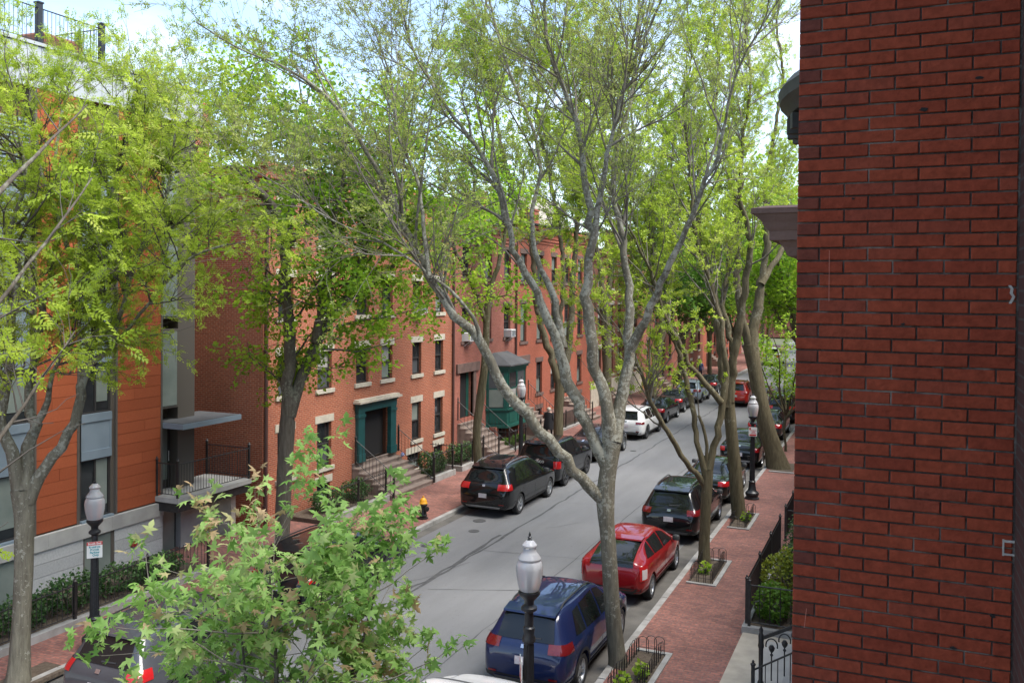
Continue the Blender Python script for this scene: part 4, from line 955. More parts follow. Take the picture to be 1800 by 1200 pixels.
def car_body(s):
    L, W = s['L'], s['W']
    u = np.linspace(0, 1, 46)
    ys = np.unique(np.concatenate([np.linspace(0, .7, 20)**1.0, np.linspace(.7, L-.7, 34), np.linspace(L-.7, L, 18)]))
    g = lambda k: pchip(*zip(*s[k]), ys)
    top, wb, wt, belt = g('top'), g('wb'), g('wt'), g('belt')
    zb = np.interp(ys, [0,.1,.5,1.0,L-1,L-.4,L], [.40,.30,.25,.23,.23,.25,.33])
    V = []; K = None
    for y, tp, b_, t_, be, bo in zip(ys, top, wb, wt, belt, zb):
        be = max(min(be, tp-.03), bo+.15); te = max(tp-.07, be+.006)
        t2 = min(t_, b_*.97)
        c = [(0,bo),(.78*b_,bo),(.93*b_,bo+.03),(.985*b_,bo+(be-bo)*.22),(1.0*b_,bo+(be-bo)*.55),(.995*b_,be-.09),(.965*b_,be),(.965*b_+(t2-.965*b_)*.55,be+(te-be)*.58),(t2,te),(t2-.10,tp-.022),(t2*.45,tp-.004),(0,tp)]
        P = [c[0]]
        for a, d in zip(c, c[1:]):
            P.append((a[0]*.75+d[0]*.25, a[1]*.75+d[1]*.25)); P.append((a[0]*.25+d[0]*.75, a[1]*.25+d[1]*.75))
        P.append(c[-1]); K = len(P)
        V += [(x, y, z) for x, z in P] + [(-x, y, z) for x, z in P[1:-1][::-1]]
    R_ = 2*K-2; n = len(ys); mb = MB()
    fs = [(i*R_+k, i*R_+(k+1) % R_, (i+1)*R_+(k+1) % R_, (i+1)*R_+k) for i in range(n-1) for k in range(R_)]
    fs += [tuple(range(R_)), tuple((n-1)*R_+k for k in range(R_-1, -1, -1))]
    mb.add(V, fs); me = mesh_of(mb, 'body', None)
    # cut the wheel arches
    ob_ = link('tmp', me); tmp = []
    for yw in s['wheels']:
        c = MB(); c.lathe([(s['rw']+.055, -W), (s['rw']+.055, -W/2+.26)], 28); c.lathe([(s['rw']+.055, W/2-.26), (s['rw']+.055, W)], 28)
        c.v = [(z, yw+x, s['rw']+y) for x, y, z in c.v]
        co = link('tmp', mesh_of(c, 'cut', None)); tmp.append(co)
        md = ob_.modifiers.new('b', 'BOOLEAN'); md.object = co; md.operation = 'DIFFERENCE'; md.solver = 'EXACT'
    bpy.context.view_layer.update()
    dg = bpy.context.evaluated_depsgraph_get()
    out = bpy.data.meshes.new_from_object(ob_.evaluated_get(dg))
    for o in tmp+[ob_]: bpy.data.objects.remove(o)
    out.materials.clear(); out.materials.append(M['trim'])
    out.polygons.foreach_set('use_smooth', [True]*len(out.polygons)); out.set_sharp_from_angle(angle=R(38))
    bm = bmesh.new(); bm.from_mesh(me); bvh = BVHTree.FromBMesh(bm); bm.free()
    out.name = 'body'
    return out, bvh

def decal(bvh, quad, axis, s, off=.007, n=8, m=6):
    """patch that follows the body: quad in (x,z) seen from the rear/front or (y,z) seen from a side"""
    L, W = s['L'], s['W']; q = [Vector(p) for p in quad]; vs = []; base = {'r': Vector((0,1,0)), 'f': Vector((0,-1,0)), 'R': Vector((-1,0,0)), 'L': Vector((1,0,0)), 't': Vector((0,0,-1))}[axis]
    for j in range(m+1):
        for i in range(n+1):
            a = q[0].lerp(q[1], i/n); b_ = q[3].lerp(q[2], i/n); p = a.lerp(b_, j/m)
            o = {'r': (p.x, -2, p.y), 'f': (p.x, L+2, p.y), 'R': (3, p.x, p.y), 'L': (-3, p.x, p.y), 't': (p.x, p.y, 4)}[axis]
            hit, nrm, _, _ = bvh.ray_cast(Vector(o), base)
            if hit is None: hit, nrm, _, _ = bvh.find_nearest(Vector((p.x, 0 if axis == 'r' else L, p.y)) if axis in 'rf' else Vector((W/2*(1 if axis == 'R' else -1), p.x, p.y)))
            if nrm.dot(base) > 0: nrm = -nrm
            vs.append(hit+nrm*off)
    mb = MB(); mb.add(vs, [(j*(n+1)+i, j*(n+1)+i+1, (j+1)*(n+1)+i+1, (j+1)*(n+1)+i) for j in range(m) for i in range(n)])
    return mb

def corner_patch(bvh, s, side, z0, z1, a0, a1, off=.012, dz=0.0, n=8, m=4, ax=None):
    """lamp wrapped round the rear corner; angles in radians from straight back"""
    cx, cy = side*(ax or s['W']*.24), .62; vs = []
    for j in range(m+1):
        for i in range(n+1):
            a = a0+(a1-a0)*i/n; z = z0+(z1-z0)*j/m + dz*(i/n)
            d = Vector((side*math.sin(a), -math.cos(a), 0)); o = Vector((cx, cy, z))+d*3
            hit, nrm, _, _ = bvh.ray_cast(o, -d)
            if hit is None: hit = Vector((cx, cy, z))+d*.5; nrm = d
            if nrm.dot(d) < 0: nrm = -nrm
            vs.append(hit+nrm*off)
    mb = MB(); mb.add(vs, [(j*(n+1)+i, j*(n+1)+i+1, (j+1)*(n+1)+i+1, (j+1)*(n+1)+i) for j in range(m) for i in range(n)])
    return mb

WH = {}
def wheel_mesh(rw, dark, spokes):
    k = (round(rw, 3), dark, spokes)
    if k in WH: return WH[k]
    t = MB(); w_ = .11; rr = rw*.68
    t.lathe([(rr,-w_*.9),(rw*.9,-w_),(rw*.985,-w_*.75),(rw,-w_*.4),(rw,w_*.4),(rw*.985,w_*.75),(rw*.9,w_),(rr,w_*.9),(rr,-w_*.9)], 30); t.v = [(z, x, y) for x, y, z in t.v]
    r = MB(); r.lathe([(rr+.004,-w_*.85),(rr+.012,w_*.88),(rr-.02,w_*.8),(rr-.035,w_*.1),(rr*.96-.03,0),(.001,-.01)], 30)
    for i in range(spokes):
        for d in (-.13, .13):
            a = 2*math.pi*i/spokes+d; a2 = 2*math.pi*i/spokes+d*.45; wd = .018
            p0 = Vector((math.cos(a2)*.05, math.sin(a2)*.05, w_*.55)); p1 = Vector((math.cos(a)*(rr-.01), math.sin(a)*(rr-.01), w_*.72)); n_ = Vector((-math.sin(a), math.cos(a), 0))*wd; dn = Vector((0,0,.04))
            r.add([p0-n_,p0+n_,p1+n_,p1-n_,p0-n_-dn,p0+n_-dn,p1+n_-dn,p1-n_-dn], [(0,1,2,3),(0,4,5,1),(1,5,6,2),(2,6,7,3),(3,7,4,0),(7,6,5,4)])
    r.lathe([(.07,.02),(.07,w_*.5),(.05,w_*.66),(.001,w_*.68)], 14); r.v = [(z, x, y) for x, y, z in r.v]
    WH[k] = (mesh_of(t, 'wheel', M['tyre'], 35), mesh_of(r, 'rim', M['alloy_dark' if dark else 'alloy'], 35))
    return WH[k]

BODY = {}
def car(name, label, cat, kind, loc, color, L=None, W=None, H=None, dark=False, spokes=5, detail=True, lampm='lamp_red', rz=0.0, badge=None, lamp=None, clad=None, rails=None, group='cars parked along the kerbs', skid='grey_trim', lampclear=False, wide=None, front=False):
    s = scaled(SPEC[kind], L, W, H); key = (kind, L, W, H)
    if key not in BODY: BODY[key] = car_body(s)
    me, bvh = BODY[key]; L, W, rw = s['L'], s['W'], s['rw']
    root = thing(name, label, cat, (loc[0], loc[1], 0.004), rz, group)
    body = link('body', me, root); body.material_slots[0].link = 'OBJECT'; body.material_slots[0].material = color
    P = lambda nm, mb, m, sm=60, par=root: part(par, nm, mb, m, sm, local=True)
    P('rear_window', decal(bvh, s['rear'], 'r', s, .012, 14, 12), M['car_glass']); P('windscreen', decal(bvh, s['wsh'], 'f', s), M['car_glass'])
    for q in s['sides']:
        for sd in 'RL':
            P('side_window', decal(bvh, q, sd, s, n=6, m=4), M['car_glass'])
    z0, z1, a0, a1 = lamp or s['lamp']
    for sd in (1, -1):
        o = P('tail_light', corner_patch(bvh, s, sd, z0, z1, a0, a1, .014), M[lampm])
        if lampclear: P('lamp_lens', corner_patch(bvh, s, sd, z0+.04, z0+(z1-z0)*.8, a0+.1, a1-.1, .02), M['lamp_clear'], par=o)
        P('head_light', decal(bvh, [(sd*W*.26, .60),(sd*W*.42, .62),(sd*W*.41, .76),(sd*W*.26, .70)], 'f', s, n=4, m=3), M['lamp_clear'])
        # mirror, wheels
        ym = s['sides'][-1][1][0]-.12; zm = s['sides'][-1][1][1]+.06
        mb = MB(); mb.bevbox(sd*(W/2-.02), sd*(W/2+.17), ym-.05, ym+.09, zm-.06, zm+.08, .03) if sd > 0 else mb.bevbox(-W/2-.17, -W/2+.02, ym-.05, ym+.09, zm-.06, zm+.08, .03)
        o = P('wing_mirror', mb, M['trim'], 50)
        for yw in s['wheels']:
            tm, rm = wheel_mesh(rw, dark, spokes)
            wo_ = link('wheel', tm, root, (sd*(W/2-.125), yw, rw)); wo_.rotation_euler = (random.random(), 0, 0 if sd > 0 else math.pi)
            link('rim', rm, wo_)
            if (s['clad'] if clad is None else clad):
                mb = MB(); vs = []; nn = 18
                for i in range(nn+1):
                    a = math.pi*(-.03+1.06*i/nn)
                    for rr_ in (rw+.05, rw+.115):
                        y, z = yw+rr_*math.cos(a), rw+rr_*math.sin(a)
                        h, nr, _, _ = bvh.ray_cast(Vector((sd*3, y, max(z, .26))), Vector((-sd, 0, 0)))
                        x = h.x if h else sd*W*.48
                        vs.append((x+sd*.012, y, z))
                mb.add(vs, [(2*i, 2*i+1, 2*i+3, 2*i+2) for i in range(nn)]); P('wheel_arch_trim', mb, M['trim'])
        if s['rails'] if rails is None else rails:
            y0, y1 = .62, s['sides'][-1][2][0]-.1; x = s['wt'][4][1]-.07; pts = []
            for f in np.linspace(0, 1, 9):
                y = y0+(y1-y0)*f; h, *_ = bvh.ray_cast(Vector((sd*x, y, 4)), Vector((0,0,-1))); pts.append((sd*x, y, h.z+(.045 if .05 < f < .95 else .0)))
            mb = MB(); mb.tube(pts, .018, 6); P('roof_rail', mb, M['trim' if rails != 'chrome' else 'chrome'])
    sd_c = 'RL'
    ya, yb = s['wheels'][0]+rw+.07, s['wheels'][1]-rw-.07
    for sd in sd_c:
        P('sill_trim', decal(bvh, [(ya,.25),(yb,.25),(yb,.38),(ya,.38)], sd, s, .01, 8, 2), M['trim'])
        if detail:
            mb = MB(); yd = [s['sides'][0][1][0]+.02 if kind != 'sedan' else s['sides'][1][0][0]-.06, s['sides'][1][1][0]+.03, s['sides'][2][1][0]+.1]
            for y in yd:
                d = decal(bvh, [(y-.006,.40),(y+.006,.40),(y+.006,.98),(y-.006,.98)], sd, s, .003, 1, 6); mb.add(d.v, d.f)
            P('door_seam', mb, M['trim'])
            for q in s['sides'][1:]:
                y = q[0][0]; z = q[0][1]-.13
                P('door_handle', decal(bvh, [(y+.02,z-.02),(y+.2,z-.015),(y+.2,z+.015),(y+.02,z+.02)], sd, s, .025, 3, 2), color)
    P('rear_bumper', decal(bvh, [(-W*.40,.30),(W*.40,.30),(W*.44,.46),(-W*.44,.46)], 'r', s, .012, 12, 2), M['trim'])
    if skid: P('skid_plate', decal(bvh, [(-W*.30,.33),(W*.30,.33),(W*.33,.41),(-W*.33,.41)], 'r', s, .02, 10, 2), M[skid])
    for sd in (1, -1): P('reflector', decal(bvh, [(sd*W*.30,.47),(sd*W*.39,.47),(sd*W*.39,.51),(sd*W*.30,.51)], 'r', s, .012, 3, 1), M['lamp_dark_red'])
    zl = .76 if kind in ('suv', 'boxy') else .66
    P('number_plate', decal(bvh, [(-.15,zl-.075),(.15,zl-.075),(.15,zl+.075),(-.15,zl+.075)], 'r', s, .018, 2, 2), M['plate'])
    zb_ = s['rear'][0][1]-.09
    P('badge', decal(bvh, [(-.055,zb_-.03),(.055,zb_-.03),(.055,zb_+.03),(-.055,zb_+.03)], 'r', s, .014, 3, 2), M['chrome'])
    if kind in ('suv', 'boxy'):
        P('rear_wiper', decal(bvh, [(-.02,s['rear'][0][1]+.03),(.32,s['rear'][0][1]+.05),(.32,s['rear'][0][1]+.07),(-.02,s['rear'][0][1]+.06)], 'r', s, .02, 4, 1), M['trim'])
    if kind in ('suv', 'boxy', 'hatch'):        # roof spoiler over the rear window
        zt = s['rear'][2][1]; hw = s['rear'][2][0]
        h_, *_ = bvh.ray_cast(Vector((0, -2, zt+.03)), Vector((0,1,0))); y_ = h_.y; mb = MB()
        hz, *_ = bvh.ray_cast(Vector((0, y_+.2, 4)), Vector((0,0,-1)))
        mb.prism([(y_-.10, zt+.035), (y_+.02, zt+.01), (y_+.22, hz.z-.02), (y_+.22, hz.z+.012), (y_-.08, zt+.065)], 'x', -hw-.03, hw+.03); P('rear_spoiler', mb, color, 40)
    P('grille', decal(bvh, [(-.42,.42),(.42,.42),(.5,.62),(-.5,.62)], 'f', s, .01, 6, 2), M['trim'])
    return root, s, bvh

C = {k: paint(k, v) for k, v in dict(blue=(.007,.016,.065), black=(.004,.0045,.0055), black2=(.006,.007,.009), grey=(.05,.053,.06), graphite=(.025,.026,.03), white=(.68,.68,.67), iceblue=(.30,.36,.42), silverdark=(.07,.072,.078)).items()}
C['red'] = paint('red', (.22,.005,.008)); C['red2'] = paint('red2', (.50,.02,.012)); C['green_black'] = paint('green_black', (.006,.008,.007))
XR, XL = -6.42, -13.15
car('white_car', 'white car just showing its bonnet at the bottom edge, behind the blue SUV', 'car', 'sedan', (-6.55, 10.15), C['white'], detail=False)
car('blue_suv', 'dark blue compact SUV parked at the right kerb nearest the camera', 'suv', 'suv', (-6.48, 15.6), C['blue'], L=4.6, W=1.8, H=1.66, lampm='lamp_dark_red', lamp=(.93,1.09,.12,1.25), spokes=5)
car('red_hatchback', 'bright red rounded hatchback at the right kerb, clear tail lamps', 'car', 'hatch', (-6.50, 21.35), C['red'], lampclear=True, lamp=(.64,.99,.5,1.02), spokes=6, skid=None)
r3, s3, b3 = car('black_suv', 'black SUV with dark red lamps directly ahead of the red hatchback', 'suv', 'suv', (XR-.05, 27.3), C['black'], L=4.7, W=1.88, H=1.68, lampm='lamp_dark_red', lamp=(.90,1.06,.2,1.2), skid='grey_trim')
car('black_sedan', 'black saloon with a bright rear strip, second ahead of the red hatchback', 'car', 'sedan', (XR-.05, 32.7), C['green_black'], L=4.8, lamp=(.76,.92,.15,1.0), skid=None)
car('black_sedan', 'black saloon parked beside the leaning right-hand tree', 'car', 'sedan', (XR, 40.3), C['black'], L=4.7, H=1.5, lampm='lamp_red', lamp=(.78,.95,.3,1.0), skid='chrome')
car('dark_car', 'dark car half hidden by the brick pier beyond the leaning tree', 'car', 'sedan', (XR, 48.4), C['graphite'], lampm='lamp_red', detail=False, skid=None)
car('dark_car', 'farthest dark car on the right side, roof just showing', 'car', 'suv', (XR, 55.4), C['black2'], lampm='lamp_red', detail=False)
r0, s0_, b0 = car('grey_suv', 'silver grey SUV behind the young maple at bottom left', 'suv', 'suv', (-12.85, 11.4), C['grey'], L=4.8, W=1.9, H=1.68, lamp=(.92,1.1,.35,1.2))
car('black_crossover', 'black crossover mostly hidden by the young maple leaves', 'suv', 'suv', (-13.4, 17.05), C['black2'], L=4.75, H=1.62, lamp=(.88,1.04,.3,1.1), skid=None)
car('black_three_row_suv', 'large black SUV with bright red corner lamps beyond the hydrant', 'suv', 'suv', (-13.05, 27.75), C['black'], L=4.95, W=2.0, H=1.78, rails='chrome', clad=False, lamp=(.96,1.15,.1,1.1), skid='chrome')
rb, sb, bb = car('boxy_suv', 'boxy dark navy SUV with raised lettering on its tailgate', 'suv', 'boxy', (-13.1, 32.95), C['black2'], dark=True, lamp=(.80,1.08,.35,.85))
car('dark_sedan', 'dark grey saloon behind the big forked tree, before the white SUV', 'car', 'sedan', (XL-.05, 38.7), C['graphite'], L=4.85, skid=None)
car('white_suv', 'white SUV with black wheel arches on the left side', 'suv', 'suv', (-13.15, 45.6), C['white'], L=4.7, W=1.9, H=1.63, dark=True, lampm='lamp_dark_red', lamp=(.86,.97,.15,1.1))
car('dark_sedan', 'black saloon parked just ahead of the white SUV', 'car', 'sedan', (XL-.35, 51.8), C['black2'], skid=None)
car('dark_sedan', 'dark saloon between the black saloon and the pale blue SUV', 'car', 'sedan', (XL-.5, 57.2), C['graphite'], skid=None)
car('pale_blue_suv', 'pale blue-grey small SUV far along the left kerb', 'suv', 'suv', (XL-.5, 62.8), C['iceblue'], L=4.45, H=1.6, dark=True, lampm='lamp_dark_red')
car('dark_sedan', 'last dark saloon of the left row, ahead of the pale blue SUV', 'car', 'sedan', (XL-.5, 69.1), C['black2'], detail=False, skid=None)
car('red_car', 'bright red car driving away down the middle of the road', 'suv', 'suv', (-10.25, 62.4), C['red2'], L=4.4, H=1.72, group='vehicles on the road')
car('white_van', 'white van at the far end of the street', 'van', 'boxy', (-12.6, 100), C['white'], L=4.9, H=2.0, group='vehicles on the road', detail=False)
# lettering on the boxy SUV
h, *_ = bb.ray_cast(Vector((0,-2,1.05)), Vector((0,1,0))); BRONCO_AT = (rb, h.y-.022)
# ------------------------------------------------------------------ street furniture
def text(parent, body, size, loc, rot, m, sx=1.0):
    c = bpy.data.curves.new('lettering', 'FONT'); c.body = body; c.size = size; c.align_x = 'CENTER'; c.align_y = 'CENTER'; c.extrude = .001; c.offset = .002
    c.materials.append(m); t_ = link('tmp', c); bpy.context.view_layer.update()
    me = bpy.data.meshes.new_from_object(t_.evaluated_get(bpy.context.evaluated_depsgraph_get())); bpy.data.objects.remove(t_)
    o = link('lettering', me, parent, loc); o.rotation_euler = rot; return o
text(BRONCO_AT[0], 'BRONCO', .13, (0, BRONCO_AT[1], 1.04), (R(86), 0, 0), M['white_metal'])
LM = {}
def lamp_post(label, x, y, H=3.96, sign=None, sign_z=2.45, face=0.0):
    root = thing('street_lamp', label, 'street lamp', (x, y, SW), 0, 'black street lamps with glass globes')
    k = round(H, 2); h = H-1.12
    if k not in LM:
        a = MB(); a.lathe([(.26,0),(.26,.05),(.22,.07),(.22,.13),(.25,.16),(.25,.24),(.19,.29),(.155,.34),(.125,.5),(.12,.62),(.135,.65),(.1,.69)], 16)
        p = MB(); p.lathe([(.095,.66),(.072,h-.55)], 16)
        for i in range(12):                      # fluting
            t = 2*math.pi*i/12; p.tube([(.092*math.cos(t),.092*math.sin(t),.7),(.071*math.cos(t),.071*math.sin(t),h-.58)], [.012,.009], 4)
        c = MB(); c.lathe([(.072,h-.56),(.1,h-.54),(.1,h-.48),(.075,h-.43),(.088,h-.36),(.088,h-.33),(.066,h-.31),(.066,h-.10),(.12,h-.06),(.12,h-.02),(.07,h+.02),(.075,h+.08),(.15,h+.16),(.165,h+.18),(.165,h+.22),(.12,h+.22)], 18)
        g = MB(); g.lathe([(.12,h+.22),(.15,h+.24),(.175,h+.33),(.195,h+.44),(.205,h+.56),(.195,h+.64),(.165,h+.69)], 24)
        t_ = MB(); t_.lathe([(.172,h+.69),(.177,h+.72),(.145,h+.77),(.105,h+.82),(.095,h+.88),(.115,h+.9),(.115,h+.92),(.07,h+.97),(.045,h+.99)], 20)
        f = MB(); f.lathe([(.045,h+.99),(.02,h+1.01),(.035,h+1.03),(.014,h+1.05),(.02,h+1.07),(.001,h+1.12)], 10)
        bu = MB(); bu.lathe([(.03,h+.24),(.03,h+.45),(.05,h+.47),(.05,h+.58),(.02,h+.6)], 10)
        LM[k] = [(n, mesh_of(b_, n, m_, 40)) for n, b_, m_ in (('base',a,M['lamp_iron']),('pole',p,M['lamp_iron']),('collar',c,M['lamp_iron']),('globe',g,M['globe']),('lamp_cap',t_,M['globe']),('finial',f,M['lamp_iron']),('bulb',bu,M['white_metal']))]
    for n, me in LM[k]: link(n, me, root)
    if sign:
        mb = MB(); mb.box(-.15,.15,-.006,.006,0,.34); sg = part(root, 'parking_sign', mb, M['sign_white'], local=True); sg.location = (.115*math.sin(-face)*-1 if False else -math.sin(face)*-.0, 0, sign_z)
        d = Vector((math.sin(face), -math.cos(face), 0)); sg.location = (d.x*.115, d.y*.115, sign_z); sg.rotation_euler = (0, 0, face)
        if sign == 'south_end':
            mb = MB(); mb.box(-.15,.15,-.0085,-.0065,.27,.34); part(sg, 'sign_band', mb, M['red_sign'], local=True)
            text(sg, 'South End', .062, (0,-.0105,.304), (R(90),0,0), M['sign_white'])
            for i, wd in enumerate(['Resident','Permit','Parking','Only']): text(sg, wd, .062, (.0 if i < 3 else .02,-.0085,.232-.058*i), (R(90),0,0), M['teal_ink'])
        else:
            mb = MB(); mb.box(-.12,.12,-.0085,-.0065,.02,.075); mb.box(-.13,-.07,-.0085,-.0065,.24,.32); part(sg, 'sign_print', mb, M['red_sign'], local=True)
            for i, wd in enumerate(['NO PARKING','STREET','CLEANING']): text(sg, wd, .036, (.02,-.0085,.215-.05*i), (R(90),0,0), M['red_sign'])
    return root
lamp_post('black street lamp with a South End permit sign on the left pavement', -15.58, 13.83, 3.63, 'south_end', 1.95, YAW+R(24))
lamp_post('nearest street lamp, its clear globe in front of the blue SUV', -5.05, 12.42, 4.03, 'side', 1.78, R(-62))
lamp_post('street lamp on the right pavement between the two rear trees', -4.93, 34.12, 3.98, 'street', 2.35, R(10))
lamp_post('street lamp on the left pavement in front of the green bay', -14.85, 35.4, 4.02, 'street', 2.55, R(20))

hy = thing('fire_hydrant', 'black fire hydrant with a yellow top on the left pavement', 'fire hydrant', (-14.57, 26.31, SW))
mb = MB(); mb.lathe([(.17,0),(.17,.04),(.12,.05),(.12,.10),(.135,.12),(.115,.15),(.11,.42),(.14,.44),(.14,.48),(.115,.5)], 18); part(hy, 'barrel', mb, M['hyd_black'], 40, local=True)
mb = MB(); mb.lathe([(.14,.5),(.145,.53),(.125,.55),(.12,.60),(.085,.67),(.04,.70),(.03,.71),(.03,.76),(.001,.765)], 18); part(hy, 'bonnet', mb, M['hyd_yellow'], 40, local=True)
for a, z, r_ in ((R(-25),.36,.065),(R(-115),.36,.05),(R(155),.36,.05)):
    mb = MB(); mb.lathe([(r_,0),(r_,.1),(r_+.018,.1),(r_+.018,.15),(.025,.16),(.025,.19),(.001,.19)], 12)
    ca, sa = math.cos(a), math.sin(a); mb.v = [((.08+zz)*ca - x*sa, (.08+zz)*sa + x*ca, z+y) for x, y, zz in mb.v]; part(hy, 'outlet_cap', mb, M['hyd_black'], 40, local=True)

# tree pits with hooped wire edging
def tree_pit(x0, x1, y0, y1, label):
    mb = MB(); mb.box(x0, x1, y0, y1, SW-.06, SW+.012); struct('tree_pit_soil', mb, M['soil'])
    r = thing('tree_pit_edging', label, 'edging', (x0, y0, SW), 0, 'hooped wire edgings of the right-hand tree pits')
    for nm, bx in (('edge_stone', (x0-.02,x1+.12,y0-.12,y0)),('edge_stone', (x1,x1+.12,y0,y1)),('edge_stone', (x0-.02,x1+.12,y1,y1+.12))):
        mb = MB(); mb.box(bx[0]+.004,bx[1]-.004,bx[2]+.004,bx[3]-.004,SW-.05,SW+.035); part(r, nm, mb, M['granite'])
    def side(ax, ay, bx, by):
        L = math.hypot(bx-ax, by-ay); n = max(2, int(L/.17)); dx, dy = (bx-ax)/n, (by-ay)/n
        for k in range(n):
            px_, py_ = ax+dx*k-x0, ay+dy*k-y0; h = .27+.05*math.sin(k*.9)
            pts = [(px_, py_, 0), (px_, py_, h)] + [(px_+dx*1.25*(.5-.5*math.cos(a)), py_+dy*1.25*(.5-.5*math.cos(a)), h+.09*math.sin(a)) for a in np.linspace(.3, math.pi-.3, 5)] + [(px_+dx*1.25, py_+dy*1.25, h), (px_+dx*1.25, py_+dy*1.25, 0)]
            mb = MB(); mb.tube(pts, .0075, 4); part(r, 'hoop', mb, M['iron'], local=True)
        mb = MB(); mb.tube([(ax-x0, ay-y0, .13), (bx-x0, by-y0, .13)], .005, 4); part(r, 'wire', mb, M['iron'], local=True)
    i = .06
    side(x0+i, y0+i, x1-i, y0+i); side(x1-i, y0+i, x1-i, y1-i); side(x0+i, y0+i, x0+i, y1-i); side(x0+i, y1-i, x1-i, y1-i)
tree_pit(-5.04, -4.38, 23.5, 25.7, 'hooped wire edging round the slim forked tree beside the red hatchback')
tree_pit(-5.04, -4.45, 29.6, 31.7, 'hooped wire edging round the straight tree beside the black SUV')
tree_pit(-5.04, -4.40, 16.2, 18.5, 'hooped wire edging round the big forked tree beside the blue SUV')
mb = MB(); mb.box(-5.04,-4.1,39.9,42.0,SW-.06,SW+.012); struct('tree_pit_soil', mb, M['soil'])
mb = MB(); mb.box(-5.04,-4.1,5.6,7.4,SW-.06,SW+.012); struct('tree_pit_soil', mb, M['soil'])
mb = MB(); mb.box(-5.04,-4.0,39.6,39.75,SW-.05,SW+.04); single('pit_border', mb, M['granite'], 'granite strip at the foot of the leaning right-hand tree', 'kerb', kind='structure')
for x0, y0 in ((-14.95,18.0),(-14.9,29.8),(-14.9,38.2),(-14.8,45.3),(-14.8,54.4),(-15.9,11.3)):
    mb = MB(); mb.box(x0,x0+.7,y0,y0+1.6,SW-.06,SW+.012); struct('tree_pit_soil', mb, M['soil'])

# window air conditioners
def aircon(label, s, z):
    r = thing('window_air_conditioner', label, 'air conditioner', (T, s, z), 0, 'window air conditioners on the left facades')
    mb = MB(); mb.bevbox(-.1,.38,-.27,.27,0,.38,.015); part(r, 'casing', mb, M['white_metal'], local=True)
    mb = MB()
    for k in range(9): mb.box(.38,.388,-.24,.24,.04+k*.034,.056+k*.034)
    part(r, 'grille', mb, M['grey_trim'], local=True)
    mb = MB(); mb.tube([(0,-.2,-.25),(.34,-.2,-.01)], .014, 5); mb.tube([(0,.2,-.25),(.34,.2,-.01)], .014, 5); part(r, 'bracket', mb, M['white_metal'], local=True)
aircon('white window air conditioner high on the teal-door brick house', 32.93, 6.86)
aircon('white window air conditioner above the stoop of the green-bay house', 37.56, 5.46)
aircon('white window air conditioner above the green bay roof', 42.37, 5.46)

# ------------------------------------------------------------------ people
skin_m = mat('skin', (.45,.27,.2), .6)
def person(label, loc, face, coat, legs, hair, H=1.68, stride=.22, bulk=1.0, long_coat=False):
    """one continuous skinned body in mid-stride; clothing by height, hair as a child"""
    root = thing('person', label, 'person', loc, face)
    k = H/1.7; st = stride
    V = [(0,0,.92),(0,.01,1.12),(0,.0,1.32),(0,0,1.44),(0,.02,1.52),(0,.03,1.6),(0,.03,1.68),
         (.09,0,.88),(.1,st*.55,.50),(.1,st*.9,.10),(.1,st*.9+.13,.04),
         (-.09,0,.88),(-.1,-st*.25,.50),(-.1,-st*1.1,.12),(-.1,-st*1.1+.12,.04),
         (.19,0,1.40),(.24,-.06,1.14),(.24,.04,.92),(.235,.07,.83),
         (-.19,0,1.40),(-.24,.06,1.14),(-.24,.14,.93),(-.235,.17,.85)]
    E = [(0,1),(1,2),(2,3),(3,4),(4,5),(5,6),(0,7),(7,8),(8,9),(9,10),(0,11),(11,12),(12,13),(13,14),(3,15),(15,16),(16,17),(17,18),(3,19),(19,20),(20,21),(21,22)]
    rad = [.15,.135,.16,.12,.055,.095,.09,.10,.068,.048,.04,.10,.068,.048,.04,.07,.052,.038,.034,.07,.052,.038,.034]
    me = bpy.data.meshes.new('body'); me.from_pydata([(x*k*bulk**.5, y*k, z*k) for x, y, z in V], E, [])
    ob_ = link('tmp', me); md = ob_.modifiers.new('s', 'SKIN'); md.use_smooth_shade = True
    lay = me.skin_vertices[0].data
    for i, r_ in enumerate(rad):
        q = r_*k*(bulk if i < 4 or i in (7, 11) else 1); lay[i].radius = (q*(1.15 if i < 4 else 1), q*(.8 if i < 4 else 1)); lay[i].use_root = (i == 0)
    sm = ob_.modifiers.new('d', 'SUBSURF'); sm.levels = 1; sm.render_levels = 1
    bpy.context.view_layer.update()
    out = bpy.data.meshes.new_from_object(ob_.evaluated_get(bpy.context.evaluated_depsgraph_get())); bpy.data.objects.remove(ob_)
    out.materials.clear()
    for m_ in (coat, legs, skin_m, M['trim']): out.materials.append(m_)
    for p in out.polygons:
        x, y, z = p.center; z /= k
        p.material_index = 2 if z > 1.46 else (2 if abs(x) > .16*k and z < .90 and z > .75 else 3 if z < .1 else 0 if z > .86 else 1)
    body = link('body', out, root)
    mb = MB(); mb.lathe([(.001,1.735*k),(.06*k,1.725*k),(.105*k,1.68*k),(.112*k,1.62*k),(.10*k,1.55*k),(.07*k,1.50*k)], 14, (0, 0, 0))
    mb.v = [(x, (y-.005 if y < 0 else y*.55), z) for x, y, z in mb.v]; part(root, 'hair', mb, hair, 60, local=True)
    if long_coat:
        mb = MB(); n = 18; pr = [(.20,1.42,.13),(.24,1.25,.17),(.27,1.0,.20),(.30,.75,.24),(.31,.58,.25)]
        vs = [(a*k*math.cos(2*math.pi*j/n)*(1+.05*math.sin(j*2.3)), d*k*math.sin(2*math.pi*j/n)*(1+.05*math.cos(j*1.7)), z*k) for a, z, d in pr for j in range(n)]
        mb.add(vs, [(i*n+j, i*n+(j+1) % n, (i+1)*n+(j+1) % n, (i+1)*n+j) for i in range(len(pr)-1) for j in range(n)]); part(root, 'coat', mb, coat, 60, local=True)
    return root
